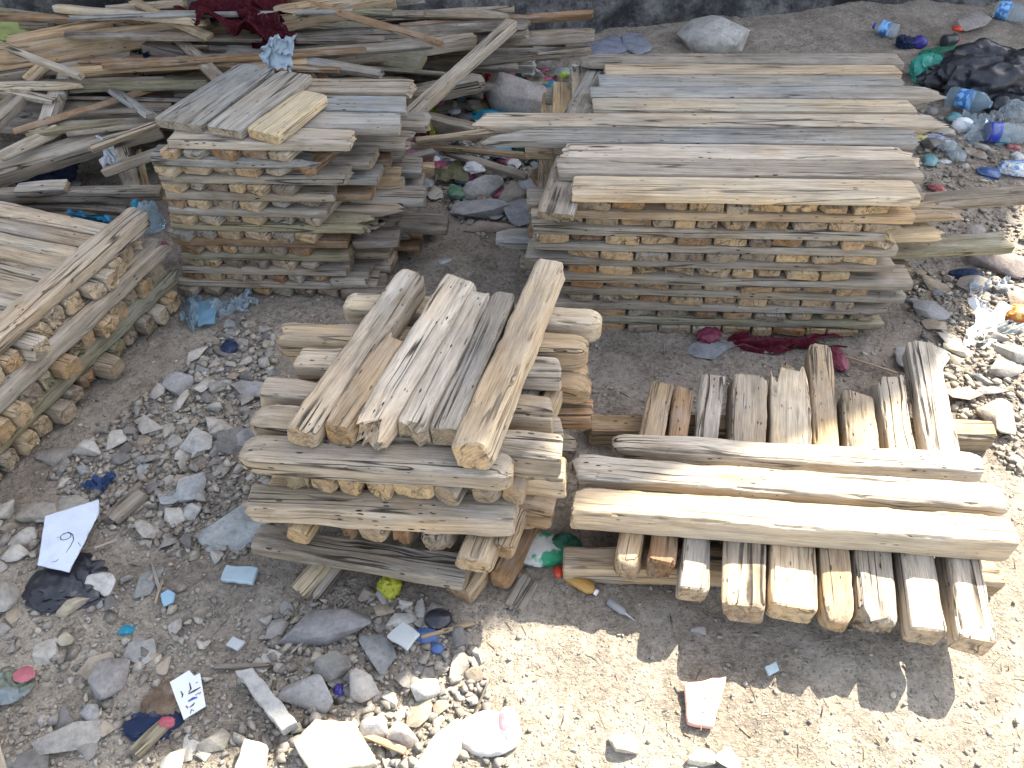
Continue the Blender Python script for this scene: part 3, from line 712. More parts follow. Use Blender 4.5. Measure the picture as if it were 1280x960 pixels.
    for i in range(64):
        x = rng.uniform(-60, 700); top = 160 if x < 380 else 110
        y = rng.uniform(2, top); a = rng.choice([rng.gauss(.06, .16), rng.gauss(.06, .16), rng.gauss(-.1, .5)]); L = rng.uniform(.5, 1.3) if x < 520 else rng.uniform(.4, .7)
        zc = (.22 + .3 * (1 - y / 160)) if x < 400 else (.12 + .26 * (1 - y / 110) * (1 if x < 560 else .5)); zc += rng.uniform(-.05, .05)
        c = P(x, y, zc); d = Vector((math.cos(a), math.sin(a), rng.uniform(-.06, .06))) * L / 2
        if (c + d).y > 3.5 + .17 * (c + d).x + .4 or (c - d).y > 3.5 + .17 * (c - d).x + .4: continue
        key = rng.choice(['grey', 'dark', 'dark', 'pale', 'brown', 'blue', 'olive', 'tan'])
        beam('scrap_board', c - d, c + d, rng.uniform(.022, .05), rng.uniform(.012, .026), key, 'thin weathered lath tangled among the thicker boards of the lumber heap', 'scrap board', 'thin laths of the lumber heap',
             **{**PLANK, 'N': 14}, ends=(rng.choice(['cut', 'broken', 'splinter']), rng.choice(['cut', 'broken'])), roll=rng.uniform(-.5, .5), bow=rng.uniform(-.02, .02))
lumber_heap()

# ================================================================== GROUND, GRAVEL
def build_ground():
    def axis(lo, hi, step, far):
        core = np.arange(lo, hi + step / 2, step); out = []
        k = step; x = hi
        while x < far: k *= 1.25; x += k; out.append(x)
        k = step; y = lo; neg = []
        while y > -far: k *= 1.25; y -= k; neg.append(y)
        return np.concatenate([np.array(neg[::-1]), core, np.array(out)])
    xs = axis(-2.6, 3.0, .0125, 60); ys = axis(.2, 4.8, .0125, 60)
    X, Y = np.meshgrid(xs, ys); Z = gh(X.ravel(), Y.ravel())
    V = np.stack([X.ravel(), Y.ravel(), Z], 1); nx, ny = len(xs), len(ys)
    i = (np.arange(ny - 1)[:, None] * nx + np.arange(nx - 1)[None, :]).ravel()
    Fq = np.stack([i, i + 1, i + 1 + nx, i + nx], 1)
    me = bpy.data.meshes.new('ground'); me.vertices.add(len(V)); me.vertices.foreach_set('co', V.ravel())
    me.loops.add(Fq.size); me.loops.foreach_set('vertex_index', Fq.ravel().astype(np.int32))
    me.polygons.add(len(Fq)); me.polygons.foreach_set('loop_start', np.arange(0, Fq.size, 4, dtype=np.int32))
    me.polygons.foreach_set('use_smooth', [True] * len(Fq)); me.update(calc_edges=True); me.materials.append(GROUND)
    o = bpy.data.objects.new('ground', me); COL.objects.link(o); o['kind'] = 'structure'
build_ground()

def hull_shape(seed, npts=13, flat=.6, bev=.06):
    rng = np.random.RandomState(seed); bm = bmesh.new()
    for _ in range(npts):
        p = rng.normal(size=3); p /= np.linalg.norm(p); p *= rng.uniform(.8, 1.05)
        bm.verts.new((p[0], p[1], p[2] * flat))
    bmesh.ops.convex_hull(bm, input=bm.verts)
    for v in [v for v in bm.verts if not v.link_faces]: bm.verts.remove(v)
    if bev:
        bmesh.ops.dissolve_limit(bm, angle_limit=R(9), verts=bm.verts, edges=bm.edges)
        bmesh.ops.bevel(bm, geom=bm.edges[:], offset=bev, segments=1, affect='EDGES', clamp_overlap=True)
    bmesh.ops.triangulate(bm, faces=bm.faces)
    bmesh.ops.recalc_face_normals(bm, faces=bm.faces)
    bm.verts.index_update()
    V = np.array([v.co[:] for v in bm.verts]); T = np.array([[v.index for v in f.verts] for f in bm.faces]); bm.free()
    return V, T

def zone_w(x, y):
    w = np.where((y < 1.35) & (x > -.1), .085, .2)
    for k, a in (('strip', 1.0), ('front', .95), ('right', 1.0), ('middle', .8), ('corner', .5), ('back', .5)):
        w[inpoly(x, y, ZONES[k])] = a
    return w
def scatter(name, N, shapes, size, tones, kind_label, seed, material, stretch=None, area=(-2.3, 2.3, .35, 3.9), wfun=zone_w, sink=.25):
    rng = np.random.RandomState(seed); pts = []
    while len(pts) < N:
        x = rng.uniform(area[0], area[1], 4000); y = area[2] + (area[3] - area[2]) * rng.rand(4000) ** 1.5
        vis = np.abs(x) < .8 * y + .75
        k = (rng.rand(4000) < wfun(x, y)) & vis
        pts += list(zip(x[k], y[k]))
    pts = np.array(pts[:N]); Z = gh(pts[:, 0], pts[:, 1])
    VV, TT, CC = [], [], []; nv = 0
    for i in range(N):
        V, T = shapes[rng.randint(len(shapes))]
        s = size[0] + (size[1] - size[0]) * rng.rand() ** 2.4
        sc = np.array([1, rng.uniform(.6, .95), rng.uniform(.5, .8)]) * s
        if stretch: sc = np.array([rng.uniform(*stretch[0]), rng.uniform(*stretch[1]), rng.uniform(*stretch[2])])
        a = rng.uniform(0, 6.283); tl = rng.uniform(-.35, .35) if not stretch else rng.uniform(-.08, .08)
        q = V * sc
        q = np.stack([q[:, 0] * np.cos(tl) - q[:, 2] * np.sin(tl), q[:, 1], q[:, 0] * np.sin(tl) + q[:, 2] * np.cos(tl)], 1)
        q = np.stack([q[:, 0] * np.cos(a) - q[:, 1] * np.sin(a), q[:, 0] * np.sin(a) + q[:, 1] * np.cos(a), q[:, 2]], 1)
        zz = -q[:, 2].min() * (1 - sink)
        VV.append(q + np.array([pts[i, 0], pts[i, 1], Z[i] + zz * .8])); TT.append(T + nv); nv += len(V)
        c = np.array(tones[rng.randint(len(tones))]) * rng.uniform(.75, 1.25)
        CC.append(np.tile(np.append(c, 1), (len(V), 1)))
    V = np.concatenate(VV); T = np.concatenate(TT); C = np.concatenate(CC)
    me = bpy.data.meshes.new(name); me.vertices.add(len(V)); me.vertices.foreach_set('co', V.ravel())
    me.loops.add(T.size); me.loops.foreach_set('vertex_index', T.ravel().astype(np.int32))
    me.polygons.add(len(T)); me.polygons.foreach_set('loop_start', np.arange(0, T.size, 3, dtype=np.int32)); me.update(calc_edges=True)
    at = me.color_attributes.new('tone', 'FLOAT_COLOR', 'POINT'); at.data.foreach_set('color', C.ravel())
    me.materials.append(material)
    o = bpy.data.objects.new(name, me); COL.objects.link(o); o['kind'] = 'stuff'; o['label'] = kind_label; o['category'] = name.replace('_', ' ')
    return o
PEB = [hull_shape(s, 8 + s % 4, .7, 0) for s in range(14)]
STT = [(.24, .218, .19), (.29, .263, .225), (.22, .196, .17), (.35, .318, .27), (.36, .32, .25), (.28, .243, .20), (.31, .28, .238)]
GRAVM = attr_material('gravel_stone')
scatter('gravel', 20000, PEB, (.0022, .0105), STT, 'grey gravel strewn thickly over the dusty yard', 3, GRAVM)
def rub_w(x, y):
    w = np.zeros(x.shape)
    for k, a in (('strip', 1.0), ('front', .8), ('right', .9), ('middle', .6), ('corner', .16), ('back', .3)): w[inpoly(x, y, ZONES[k])] = a
    return w
scatter('rubble_chips', 6000, [hull_shape(70 + s, 7 + s % 4, .62, 0) for s in range(16)], (.007, .025), STT, 'broken stone chips lying thick between the larger stones', 21, GRAVM, wfun=rub_w)
CHIP = [hull_shape(40 + s, 8, 1.0, 0) for s in range(6)]
scatter('wood_chips', 2600, CHIP, (.01, .01), [(.34, .26, .16), (.24, .2, .15), (.42, .36, .26), (.2, .17, .14), (.3, .28, .24)], 'small splinters and straw bits littering the yard', 8, GRAVM,
        stretch=((.008, .038), (.0009, .0028), (.0008, .002)), wfun=lambda x, y: np.where(zone_w(x, y) > .4, .5, .6))

# ================================================================== STONES
STONE_SEED = [1500]
def stone(p, sx, sy, sz, rot, tone_c, label, cat='stone', name='stone', group=None, seed=None, flat=None, npts=15, sink=.3, tilt=(0, 0), bev=.07):
    STONE_SEED[0] += 1; sd = seed if seed is not None else STONE_SEED[0]
    V, T = hull_shape(sd, npts, 1.0, bev)
    V = V / np.abs(V).max(0)
    V = V * (1 + .05 * vnoise(V * 3.1 + sd, sd)[:, None]) * np.array([sx / 2, sy / 2, sz / 2])
    o = mesh_obj(name, V, [tuple(t) for t in T], STONE, sharp=32)
    o.rotation_euler = (tilt[0], tilt[1], rot); o.location = (p[0], p[1], p[2] + sz * (.5 - sink))
    f = random.uniform(.92, 1.08); o.color = (tone_c[0] * f, tone_c[1] * f, tone_c[2] * f, 1)
    tag(o, label, cat, group); return o
SG, SL, SD, SB, SW, SBL = (.245, .228, .205), (.33, .305, .27), (.165, .155, .143), (.30, .25, .19), (.40, .375, .33), (.25, .255, .248)
# hand placed: (px, py, width px, height px, thickness m, rotation deg, tone, label)
HS = [
 (645,122,80,68,.24,10,(.30,.275,.25),'large rounded boulder between the red bag and yellow wrappers'),
 (890,42,84,56,.18,-8,(.40,.38,.35),'big pale boulder behind the wide plank stack'),
 (302,646,82,92,.05,20,(.34,.36,.35),'broad pale bluish slab stone tucked under the crisscross timber stack'),
 (412,790,124,64,.07,8,(.20,.19,.185),'long dark flat rock in front of the crisscross timber stack'),
 (418,834,46,46,.06,-15,(.22,.21,.19),'squarish dark stone below the long dark flat rock'),
 (466,816,56,48,.03,30,(.25,.25,.24),'grey wedge stone right of the squarish dark stone'),
 (386,866,68,60,.07,25,(.27,.255,.24),'rounded grey stone below the squarish dark one'),
 (452,854,46,48,.06,0,(.33,.3,.27),'pinkish grey lump half in sun, front rubble'),
 (500,776,44,24,.025,-12,(.42,.41,.38),'pale flat stone chip right of the long dark flat rock'),
 (533,860,36,40,.05,15,(.52,.5,.46),'white lump of plaster in the sunlit rubble'),
 (470,910,40,36,.05,-20,(.55,.52,.47),'white sunlit stone beside the large cream slab'),
 (508,922,46,44,.06,12,(.42,.36,.31),'reddish speckled sunlit stone near the white slab'),
 (250,548,44,40,.045,20,(.38,.37,.35),'pale chunky stone in the middle of the rubble strip'),
 (242,606,36,48,.04,5,(.33,.34,.34),'pale wedge stone standing in the rubble strip'),
 (226,478,34,36,.05,0,(.26,.25,.245),'rounded grey stone at the far end of the rubble strip'),
 (318,484,56,28,.03,-5,(.30,.29,.29),'flat grey slab touching the left ends of crisscross timbers'),
 (207,625,44,30,.03,-12,(.27,.28,.28),'flat bluish grey stone below the rubble strip'),
 (300,548,70,30,.045,28,(.24,.23,.225),'long grey stone lying across the rubble strip'),
 (52,640,56,32,.045,-3,(.29,.26,.22),'flat brown block stone left of the white written shard'),
 (100,630,52,30,.03,4,(.30,.28,.24),'flat tan stone behind the white written shard'),
 (78,568,64,28,.035,3,(.24,.22,.20),'dark flat stone against the foot of the low beam stack'),
 (130,728,36,34,.045,20,(.42,.40,.37),'pale lump stone right of the black bag'),
 (95,757,40,30,.04,-20,(.44,.38,.28),'cream two part stone under the black bag'),
 (84,798,22,22,.03,0,(.42,.37,.27),'small cream stone below the cream two part stone'),
 (20,690,34,26,.03,0,(.40,.38,.34),'pale stone at the picture edge left of the black bag'),
 (8,744,34,44,.05,0,(.31,.29,.26),'rounded stone at the picture edge under the pale one'),
 (134,850,48,62,.045,12,(.27,.25,.235),'squarish grey brown stone in the lower left yard'),
 (92,918,90,44,.03,30,(.27,.25,.22),'flat earthy stone near the lower left corner'),
 (118,890,26,30,.035,0,(.33,.32,.31),'grey stone beside the flat earthy one, lower left'),
 (268,924,40,36,.03,-30,(.32,.29,.24),'flat brown stone by the red ended stick'),
 (175,812,48,32,.012,10,(.30,.30,.29),'flat greyish shard left of the printed paper'),
 (240,640,26,24,.03,0,(.37,.36,.34),'small pale stone left of the broad bluish slab'),
 (1246,330,90,40,.07,-25,(.26,.22,.20),'large brown slab stone at the right edge'),
 (1214,26,54,26,.06,18,(.33,.30,.27),'flat brown stone beside the bottle at the top right corner'),
 (1150,445,70,50,.05,-30,(.34,.34,.33),'grey slab beside the longest pitted timber'),
 (1205,432,56,28,.02,5,(.52,.44,.32),'flat cream slab left of the white paper'),
 (1200,492,52,26,.04,8,(.40,.30,.25),'pinkish brick piece in the sunlit rubble'),
 (1244,520,48,56,.06,25,(.42,.36,.28),'large tan sunlit stone at the right edge'),
 (1270,375,36,30,.05,0,(.42,.34,.26),'tan stone above the orange wrapper'),
 (1262,440,44,30,.045,15,(.33,.31,.28),'grey brown stone below the orange wrapper'),
 (1256,460,44,26,.04,-5,(.35,.32,.28),'long brown stone right of the sunlit rubble'),
 (1244,488,54,18,.03,0,(.43,.39,.34),'narrow pale stone above the large tan sunlit stone'),
 (1210,350,50,28,.03,5,(.24,.22,.20),'dark flat stone near the right end of the wide stack'),
 (1160,388,48,28,.03,15,(.27,.26,.25),'grey flat stone under the right end of the wide stack'),
 (1228,300,50,30,.05,-20,(.22,.20,.18),'brown stone under the long olive board'),
 (1222,287,38,16,.03,-28,(.33,.30,.28),'long pale stone left of the right edge'),
 (606,236,56,40,.08,0,(.31,.30,.29),'rounded grey stone in the gap between both plank stacks'),
 (640,243,36,38,.08,20,(.30,.265,.22),'brown stone in the gap between both plank stacks'),
 (668,236,46,44,.08,-20,(.33,.33,.33),'grey stone beside the left face of the wide stack'),
 (600,262,76,36,.06,8,(.31,.315,.32),'flat bluish slab in the gap between both plank stacks'),
 (608,284,70,20,.05,0,(.34,.26,.22),'reddish brick fragment in the gap between both plank stacks'),
 (650,262,50,42,.05,-30,(.30,.305,.32),'tilted grey slab left of the wide stack'),
 (630,214,36,30,.07,0,(.32,.31,.29),'grey stone beside the dark green cloth'),
 (888,436,60,26,.02,0,(.22,.22,.23),'dark flat slate behind the sunlit timber stack'),
 (760,56,50,30,.025,0,(.20,.21,.26),'bluish slate slab leaning near the burnt wall'),
 (796,54,34,30,.025,0,(.22,.235,.28),'second slate slab beside the bluish one near the wall'),
 (556,326,16,12,.015,20,(.36,.37,.38),'small pale chip on bare earth between both plank stacks'),
 (910,950,34,40,.04,15,(.55,.54,.50),'white sunlit stone under the pink tile'),
 (876,946,36,24,.03,0,(.48,.45,.36),'cream sunlit stone at the bottom edge'),
 (780,928,40,28,.03,10,(.46,.42,.34),'pale sunlit clod at the bottom edge'),
 (874,788,22,16,.015,0,(.30,.27,.25),'small reddish pebble in the shadow of the sunlit timbers'),
 (1242,420,30,18,.03,0,(.36,.33,.30),'small stone behind the white paper'),
]
for (px, py, wp, hp, th, rot, tc, lb) in HS:
    p = G(px, py); s = scale_at(p); d = math.hypot(p.x, p.y); sn = H / math.hypot(d, H); cs = d / math.hypot(d, H)
    dep = max(.02, (hp / s - th * cs * .8) / sn)
    p = G(px, py + th * .35 * cs * s)
    stone(p, wp / s * 1.04, dep * 1.04, th, R(-rot) if abs(wp - hp) < 25 else R(rot * .6), tc, lb, npts=34 if th > .1 else 14, sink=.22)

# loose stones by zone
SIZES = ((.026, .04, 'small'), (.04, .058, 'fist-sized'), (.058, .09, 'larger'))
PLACE = {'strip': 'in the rubble between low beam stack and crisscross stack', 'front': 'in the sun-edged rubble before the crisscross stack', 'right': 'in the sunlit rubble at the right edge',
         'middle': 'in the gap between both plank stacks', 'corner': 'on the bare yard near the black bag', 'back': 'by the bottles beyond the wide stack'}
TN = {'grey': (SG, SD), 'pale': (SL, SW), 'brownish': (SB,), 'bluish grey': (SBL,)}
def loose_stones():
    rng = random.Random(11); nprng = np.random.RandomState(11)
    taken = []
    for a, b, rad in [(240, 873, 55), (95, 690, 75), (88, 735, 60), (302, 723, 45), (212, 752, 30), (298, 810, 30), (506, 806, 40), (340, 885, 70), (425, 940, 80), (612, 918, 80), (546, 940, 60), (260, 396, 45), (192, 925, 50), (160, 637, 45),
                      (20, 870, 55), (412, 790, 75), (302, 646, 70), (1232, 410, 60), (1246, 330, 60), (1244, 520, 50), (318, 958, 50), (122, 610, 40), (547, 812, 20), (160, 788, 25)]:
        p = G(a, b); taken.append((p.x, p.y, 2 * rad / scale_at(p)))
    for zone, cnt in (('strip', 126), ('front', 46), ('right', 58), ('middle', 24), ('corner', 40), ('back', 8)):
        poly = ZONES[zone]; xs = [q[0] for q in poly]; ys = [q[1] for q in poly]; n = 0; tries = 0
        while n < cnt and tries < 6000:
            tries += 1
            x, y = rng.uniform(min(xs), max(xs)), rng.uniform(min(ys), max(ys))
            if not inpoly(np.array([x]), np.array([y]), poly)[0]: continue
            r = rng.random(); k = 0 if r < .42 else 1 if r < .8 else 2
            s = rng.uniform(*SIZES[k][:2])
            if any((x - a) ** 2 + (y - b) ** 2 < (.36 * (s + c)) ** 2 for a, b, c in taken): continue
            taken.append((x, y, s)); n += 1
            tn = rng.choices(['grey', 'pale', 'brownish', 'bluish grey'], [2, 1, 6, 1] if zone == 'right' else [5, 4, 2, 1.5])[0]; sh = rng.choices(['flat', 'chunky'], [1, 1.2])[0]
            th = s * (rng.uniform(.25, .4) if sh == 'flat' else rng.uniform(.55, .8))
            lb = f'{SIZES[k][2]} {tn} {sh} stone {PLACE[zone]}'
            stone((x, y, ghp(x, y)), s * rng.uniform(1, 1.35), s * rng.uniform(.75, 1), th, rng.uniform(0, 6.28), rng.choice(TN[tn]), lb, group=f'{tn} {sh} stones, {SIZES[k][2]}, {zone} rubble',
                  npts=rng.choice([8, 9, 11]), sink=.25, tilt=(rng.uniform(-.2, .2), rng.uniform(-.2, .2)))
loose_stones()

# ================================================================== RUBBISH
def shard(name, label, cat, poly, th, m, z=.01, group=None, parent=None, tilt=None, bevel=.002, color=None):
    """A flat broken piece with real thickness. poly: its outline on the ground."""
    pts = [G(a, b) for a, b in poly]; c = sum(pts, Vector()) / len(pts)
    bz = max(ghp(p.x, p.y) for p in pts) + z
    fine = []
    for i, p in enumerate(pts):
        q = pts[(i + 1) % len(pts)]; cnt = max(1, int((q - p).length / .014)); dr = (q - p); nr = Vector((-dr.y, dr.x, 0)).normalized()
        for k in range(cnt):
            jit = random.uniform(-1, 1) * min(.0022, th * .22) if k else 0
            fine.append(p + dr * (k / cnt) + nr * jit)
    pts = fine
    bm = bmesh.new(); vs = [bm.verts.new((p.x - c.x, p.y - c.y, 0)) for p in pts]
    f = bm.faces.new(vs); r = bmesh.ops.extrude_face_region(bm, geom=[f])
    for v in [g for g in r['geom'] if isinstance(g, bmesh.types.BMVert)]: v.co.z += th
    if bevel: bmesh.ops.bevel(bm, geom=bm.edges[:], offset=min(bevel, th * .3), segments=1, affect='EDGES', clamp_overlap=True)
    o = bm_obj(name, bm, m, sharp=30); o.location = (c.x, c.y, bz)
    if tilt: o.rotation_euler = (R(tilt[0]), R(tilt[1]), 0)
    if color: o.color = (*color, 1)
    tag(o, label, cat, group); return o

def lump(name, label, cat, p, size, m, seed, rot=0.0, crumple=.25, freq=3.0, sub=4, hollow=0, sink=.25, group=None):
    """Crumpled cloth, bag or wrapper: a closed skin with sharp folds, lying on what is under it."""
    bm = bmesh.new(); bmesh.ops.create_icosphere(bm, subdivisions=sub, radius=1.0)
    V = np.array([v.co[:] for v in bm.verts]); o3 = np.array([seed * 3.7, seed * 1.9, seed * .77])
    q = V * freq + o3
    warp = np.stack([vnoise(q * .7, seed), vnoise(q * .7 + 9, seed + 1), vnoise(q * .7 + 21, seed + 2)], 1)
    n1 = 1 - np.abs(vnoise(q + warp * 1.1, seed + 3)) * 2; n2 = 1 - np.abs(vnoise(q * 2.3 + warp, seed + 4)) * 2
    n0 = vnoise(V * 1.3 + o3, seed + 5)
    d = 1 + crumple * (.9 * n0 + .55 * n1 + .28 * n2)
    W = V * d[:, None] * np.array(size) / 2
    zmin = -size[2] / 2 * (1 - 2 * sink); W[:, 2] = np.where(W[:, 2] < zmin, zmin + (W[:, 2] - zmin) * .12, W[:, 2])
    for v, w in zip(bm.verts, W): v.co = w
    o = bm_obj(name, bm, m, sharp=55); o.rotation_euler = (0, 0, rot); o.location = Vector(p) + Vector((0, 0, -zmin))
    tag(o, label, cat, group); return o

def sheet(name, label, cat, c00, c10, c11, c01, m, seed, amp=.03, freq=4, n=36, th=.0015, ragged=.1, sag=0.0, group=None):
    """A sheet of cloth, film or paper with folds and a ragged outline, given by its four corners in space."""
    u, v = np.meshgrid(np.linspace(0, 1, n), np.linspace(0, 1, n)); u = u.ravel(); v = v.ravel()
    o = np.array([seed * 1.3, seed * 2.1, 0])
    eu = u + ragged * vnoise(np.stack([v * 5, u * 2, 0 * u], 1) + o, seed) * (np.abs(u - .5) * 2) ** 2
    ev = v + ragged * vnoise(np.stack([u * 5, v * 2, 0 * u + 4], 1) + o, seed + 1) * (np.abs(v - .5) * 2) ** 2
    C = [np.array(c[:]) for c in (c00, c10, c11, c01)]
    W = (C[0][None] * ((1 - eu) * (1 - ev))[:, None] + C[1][None] * (eu * (1 - ev))[:, None] + C[2][None] * (eu * ev)[:, None] + C[3][None] * ((1 - eu) * ev)[:, None])
    nn = np.cross(C[1] - C[0], C[3] - C[0]); nn /= np.linalg.norm(nn)
    q = np.stack([u * freq, v * freq, 0 * u], 1) + o
    wp = np.stack([vnoise(q * .6, seed + 2), vnoise(q * .6 + 7, seed + 3), 0 * u], 1)
    hgt = amp * (.8 * vnoise(q * .5, seed + 4) + .7 * (1 - 2 * np.abs(vnoise(q + wp, seed + 5))) + .3 * (1 - 2 * np.abs(vnoise(q * 2.4 + wp, seed + 6))))
    W = W + nn[None] * hgt[:, None]; W[:, 2] -= sag * np.sin(np.pi * u) * np.sin(np.pi * v)
    cen = W.mean(0); faces = [(j * n + i, j * n + i + 1, (j + 1) * n + i + 1, (j + 1) * n + i) for j in range(n - 1) for i in range(n - 1)]
    bm = bmesh.new(); vs = [bm.verts.new(w - cen) for w in W]
    for f in faces: bm.faces.new([vs[k] for k in f])
    r = bmesh.ops.solidify(bm, geom=bm.faces[:], thickness=th)
    ob = bm_obj(name, bm, m, sharp=60); ob.location = cen; tag(ob, label, cat, group); return ob
def gsheet(name, label, cat, quad, m, seed, z=.012, **kw):
    cs = [G(a, b) + Vector((0, 0, z)) for a, b in quad]
    return sheet(name, label, cat, *cs, m, seed, **kw)

def lathe(name, prof, m, parent=None, n=24, axis='X', squash=1.0, dent=0.0, seed=0):
    bm = bmesh.new(); rings = []
    for x, r in prof:
        rings.append([bm.verts.new((x, r * math.cos(2 * math.pi * k / n), r * math.sin(2 * math.pi * k / n) * squash)) for k in range(n)])
    for a, b in zip(rings, rings[1:]):
        for k in range(n): bm.faces.new((a[k], a[(k + 1) % n], b[(k + 1) % n], b[k]))
    bm.faces.new(rings[0]); bm.faces.new(rings[-1])
    if dent:
        V = np.array([v.co[:] for v in bm.verts]); d = vnoise(V * 30 + seed, seed) * dent
        for v, k in zip(bm.verts, d): v.co.y *= 1 + k; v.co.z *= 1 + k
    return bm_obj(name, bm, m, parent, sharp=45)
def empty(name, label, cat, loc, rot, group=None):
    o = bpy.data.objects.new(name, None); COL.objects.link(o); o.empty_display_size = .03; o.location = loc; o.rotation_euler = rot
    tag(o, label, cat, group); return o
def bottle(label, px, py, L, r, ang, body, labelm, capm, tilt=0.0, dz=0.0, lab=(.3, .58), squash=1.0, seed=1, group='discarded drink bottles', cap=True):
    p = G(px, py); e = empty('bottle', label, 'bottle', (p.x, p.y, p.z + r * squash + dz), (0, R(tilt), R(ang)), group)
    b = [(-L/2, r * .6), (-L/2 + .004, r * .92), (-L * .44, r)] + [(-L * .44 + i * L * .07, r * (1 if i % 2 else .965)) for i in range(1, 10)] + [(L * .27, r * .92), (L * .35, r * .62), (L * .41, r * .36), (L * .45, r * .34)]
    lathe('body', b, body, e, squash=squash, dent=.12, seed=seed)
    x0, x1 = -L / 2 + L * lab[0], -L / 2 + L * lab[1]
    if labelm: lathe('label', [(x0, r * 1.012), (x0 + .001, r * 1.03), (x1 - .001, r * 1.03), (x1, r * 1.012)], labelm, e, squash=squash, dent=.12, seed=seed)
    if cap: lathe('cap', [(L * .42, r * .38), (L * .421, r * .44), (L * .49, r * .44), (L * .5, r * .38)], capm, e)
    return e

PET = mat('clear_plastic', (.72, .80, .84), .12, .05, trans=.8, bump=.1, spec=.5)
PETB = mat('blue_tinted_plastic', (.6, .74, .82), .15, .08, trans=.8, bump=.1)
BLUEL = mat('blue_label', (.05, .18, .46), .35, .15, col2=(.25, .5, .8), scale=30)
DBLUE = mat('dark_blue_plastic', (.03, .06, .38), .3, .1)
WHITEP = mat('white_plastic', (.72, .72, .70), .4, .08)
BURG = mat('burgundy_cloth', (.085, .012, .020), .9, .3, scale=40, bump=.6, spec=.1)
PALEBAG = mat('pale_blue_bag', (.50, .60, .68), .4, .1)
BLACKB = mat('black_bag_film', (.022, .023, .03), .32, .2, bump=.15, spec=.5)
NAVY = mat('navy_rag', (.02, .03, .065), .8, .3, spec=.1)
WHITEPP = mat('white_paper', (.66, .68, .70), .7, .06, bump=.1)
CYAN = mat('cyan_wrapper', (.03, .22, .36), .35, .15, col2=(.05, .38, .62), scale=14)
WHITEB = mat('white_bag', (.55, .60, .64), .4, .1)
RED = mat('red_bag', (.38, .03, .045), .4, .25)
DRED = mat('dark_red_film', (.17, .015, .035), .45, .3)
TEAL = mat('teal_cloth', (.02, .20, .30), .8, .25)
PINKNET = mat('pink_net', (.30, .12, .20), .8, .4, col2=(.18, .10, .14), scale=60, bump=1.0)
YELG = mat('yellow_green_film', (.45, .50, .05), .4, .3)
WRAP = mat('colourful_wrapper', (.55, .50, .12), .35, .2, col2=(.12, .26, .33), scale=26, thr=.52)
WRAP2 = mat('motley_wrapper', (.10, .30, .42), .35, .2, col2=(.60, .52, .08), scale=34, thr=.54)
OLIVE = mat('olive_cardboard', (.24, .23, .13), .8, .2)
CARD = mat('brown_cardboard', (.32, .24, .16), .85, .2)
GREENB = mat('green_bag', (.05, .33, .26), .35, .2, bump=.2)
DGREEN = mat('dark_green_cloth', (.012, .085, .05), .7, .3)
PURPLE = mat('violet_plastic', (.05, .04, .22), .3, .15)
GREYCL = mat('grey_cloth', (.24, .225, .21), .9, .25, spec=.1)
ORANGE = mat('orange_wrapper', (.46, .15, .03), .4, .2, col2=(.7, .45, .1), scale=40)
AMBER = mat('amber_plastic', (.36, .20, .04), .3, .3)
REDP = mat('red_plastic', (.55, .06, .03), .35, .15)
BLUESC = mat('blue_scrap', (.05, .10, .24), .45, .2)
TILEW = mat('white_tile', (.55, .61, .72), .35, .16, bump=.15)
TILEB = mat('bluish_tile', (.34, .43, .46), .4, .15)
TILEP = mat('pink_tile', (.62, .36, .30), .5, .12)
TILEG = mat('grey_tile', (.40, .42, .42), .5, .12)
MASKB = mat('pale_blue_mask', (.30, .52, .66), .7, .08)
INK = mat('dark_ink', (.03, .03, .045), .6, .1)
INKB = mat('blue_ink', (.06, .08, .35), .6, .1)
INKR = mat('purple_ink', (.32, .08, .25), .6, .1)
LIME = mat('lime_plastic', (.36, .36, .03), .35, .2)
GROUTM = mat('dark_grout', (.30, .16, .13), .8, .1)
STEEL = mat('pale_pole', (.45, .45, .44), .5, .25)

def top_of(px, py, z): return P(px, py, z)
# --- rubbish in and on the lumber heap
sheet('cloth', 'burgundy cloth draped over the boards of the lumber heap', 'cloth', P(222, -8, .56), P(352, -8, .56), P(358, 48, .5), P(240, 30, .52), BURG, 3, amp=.05, freq=4, ragged=.1, n=44, th=.004)
sheet('cloth', 'burgundy cloth tail hanging down beside the pale blue bag', 'cloth', P(300, 4, .56), P(360, 2, .56), P(352, 62, .42), P(312, 60, .42), BURG, 9, amp=.04, freq=4, ragged=.12, n=40, th=.004)
sheet('plastic_bag', 'pale blue plastic bag with a twisted top behind the tall plank stack', 'bag', P(334, 60, .56), P(372, 40, .6), P(366, 90, .48), P(329, 88, .48), PALEBAG, 4, amp=.03, freq=3, ragged=.22, th=.003)
sheet('rag', 'navy black rag hanging from the big tan beam', 'rag', P(165, 58, .42), P(193, 56, .42), P(186, 96, .33), P(166, 98, .33), NAVY, 5, amp=.03, freq=3, ragged=.3, th=.004)
sheet('paper', 'white crumpled paper hanging beside the upright board', 'paper', P(121, 172, .3), P(144, 176, .29), P(150, 206, .22), P(130, 208, .22), WHITEPP, 6, amp=.02, freq=3, ragged=.3)
lump('rag', 'dark navy rags stuffed below the thick pole', 'rag', P(52, 222, .05), (.26, .2, .12), NAVY, 7)
lump('rag', 'dark teal rag at the left edge under the thick pole', 'rag', P(4, 222, .06), (.16, .14, .1), mat('dark_teal', (.015, .07, .09), .8, .3), 8)
sheet('wrapper', 'bright cyan wrapper behind the top rail of the low stack', 'wrapper', P(88, 261, .2), P(140, 274, .2), P(134, 290, .14), P(90, 280, .14), CYAN, 9, amp=.015, freq=3)
lump('plastic_bag', 'white plastic bag at the left edge behind the low stack', 'bag', P(10, 284, .15), (.13, .1, .1), WHITEB, 10)
lump('plastic_bag', 'bluish clear bag squeezed between low and tall stacks', 'bag', P(192, 285, .22), (.07, .07, .12), PETB, 11)
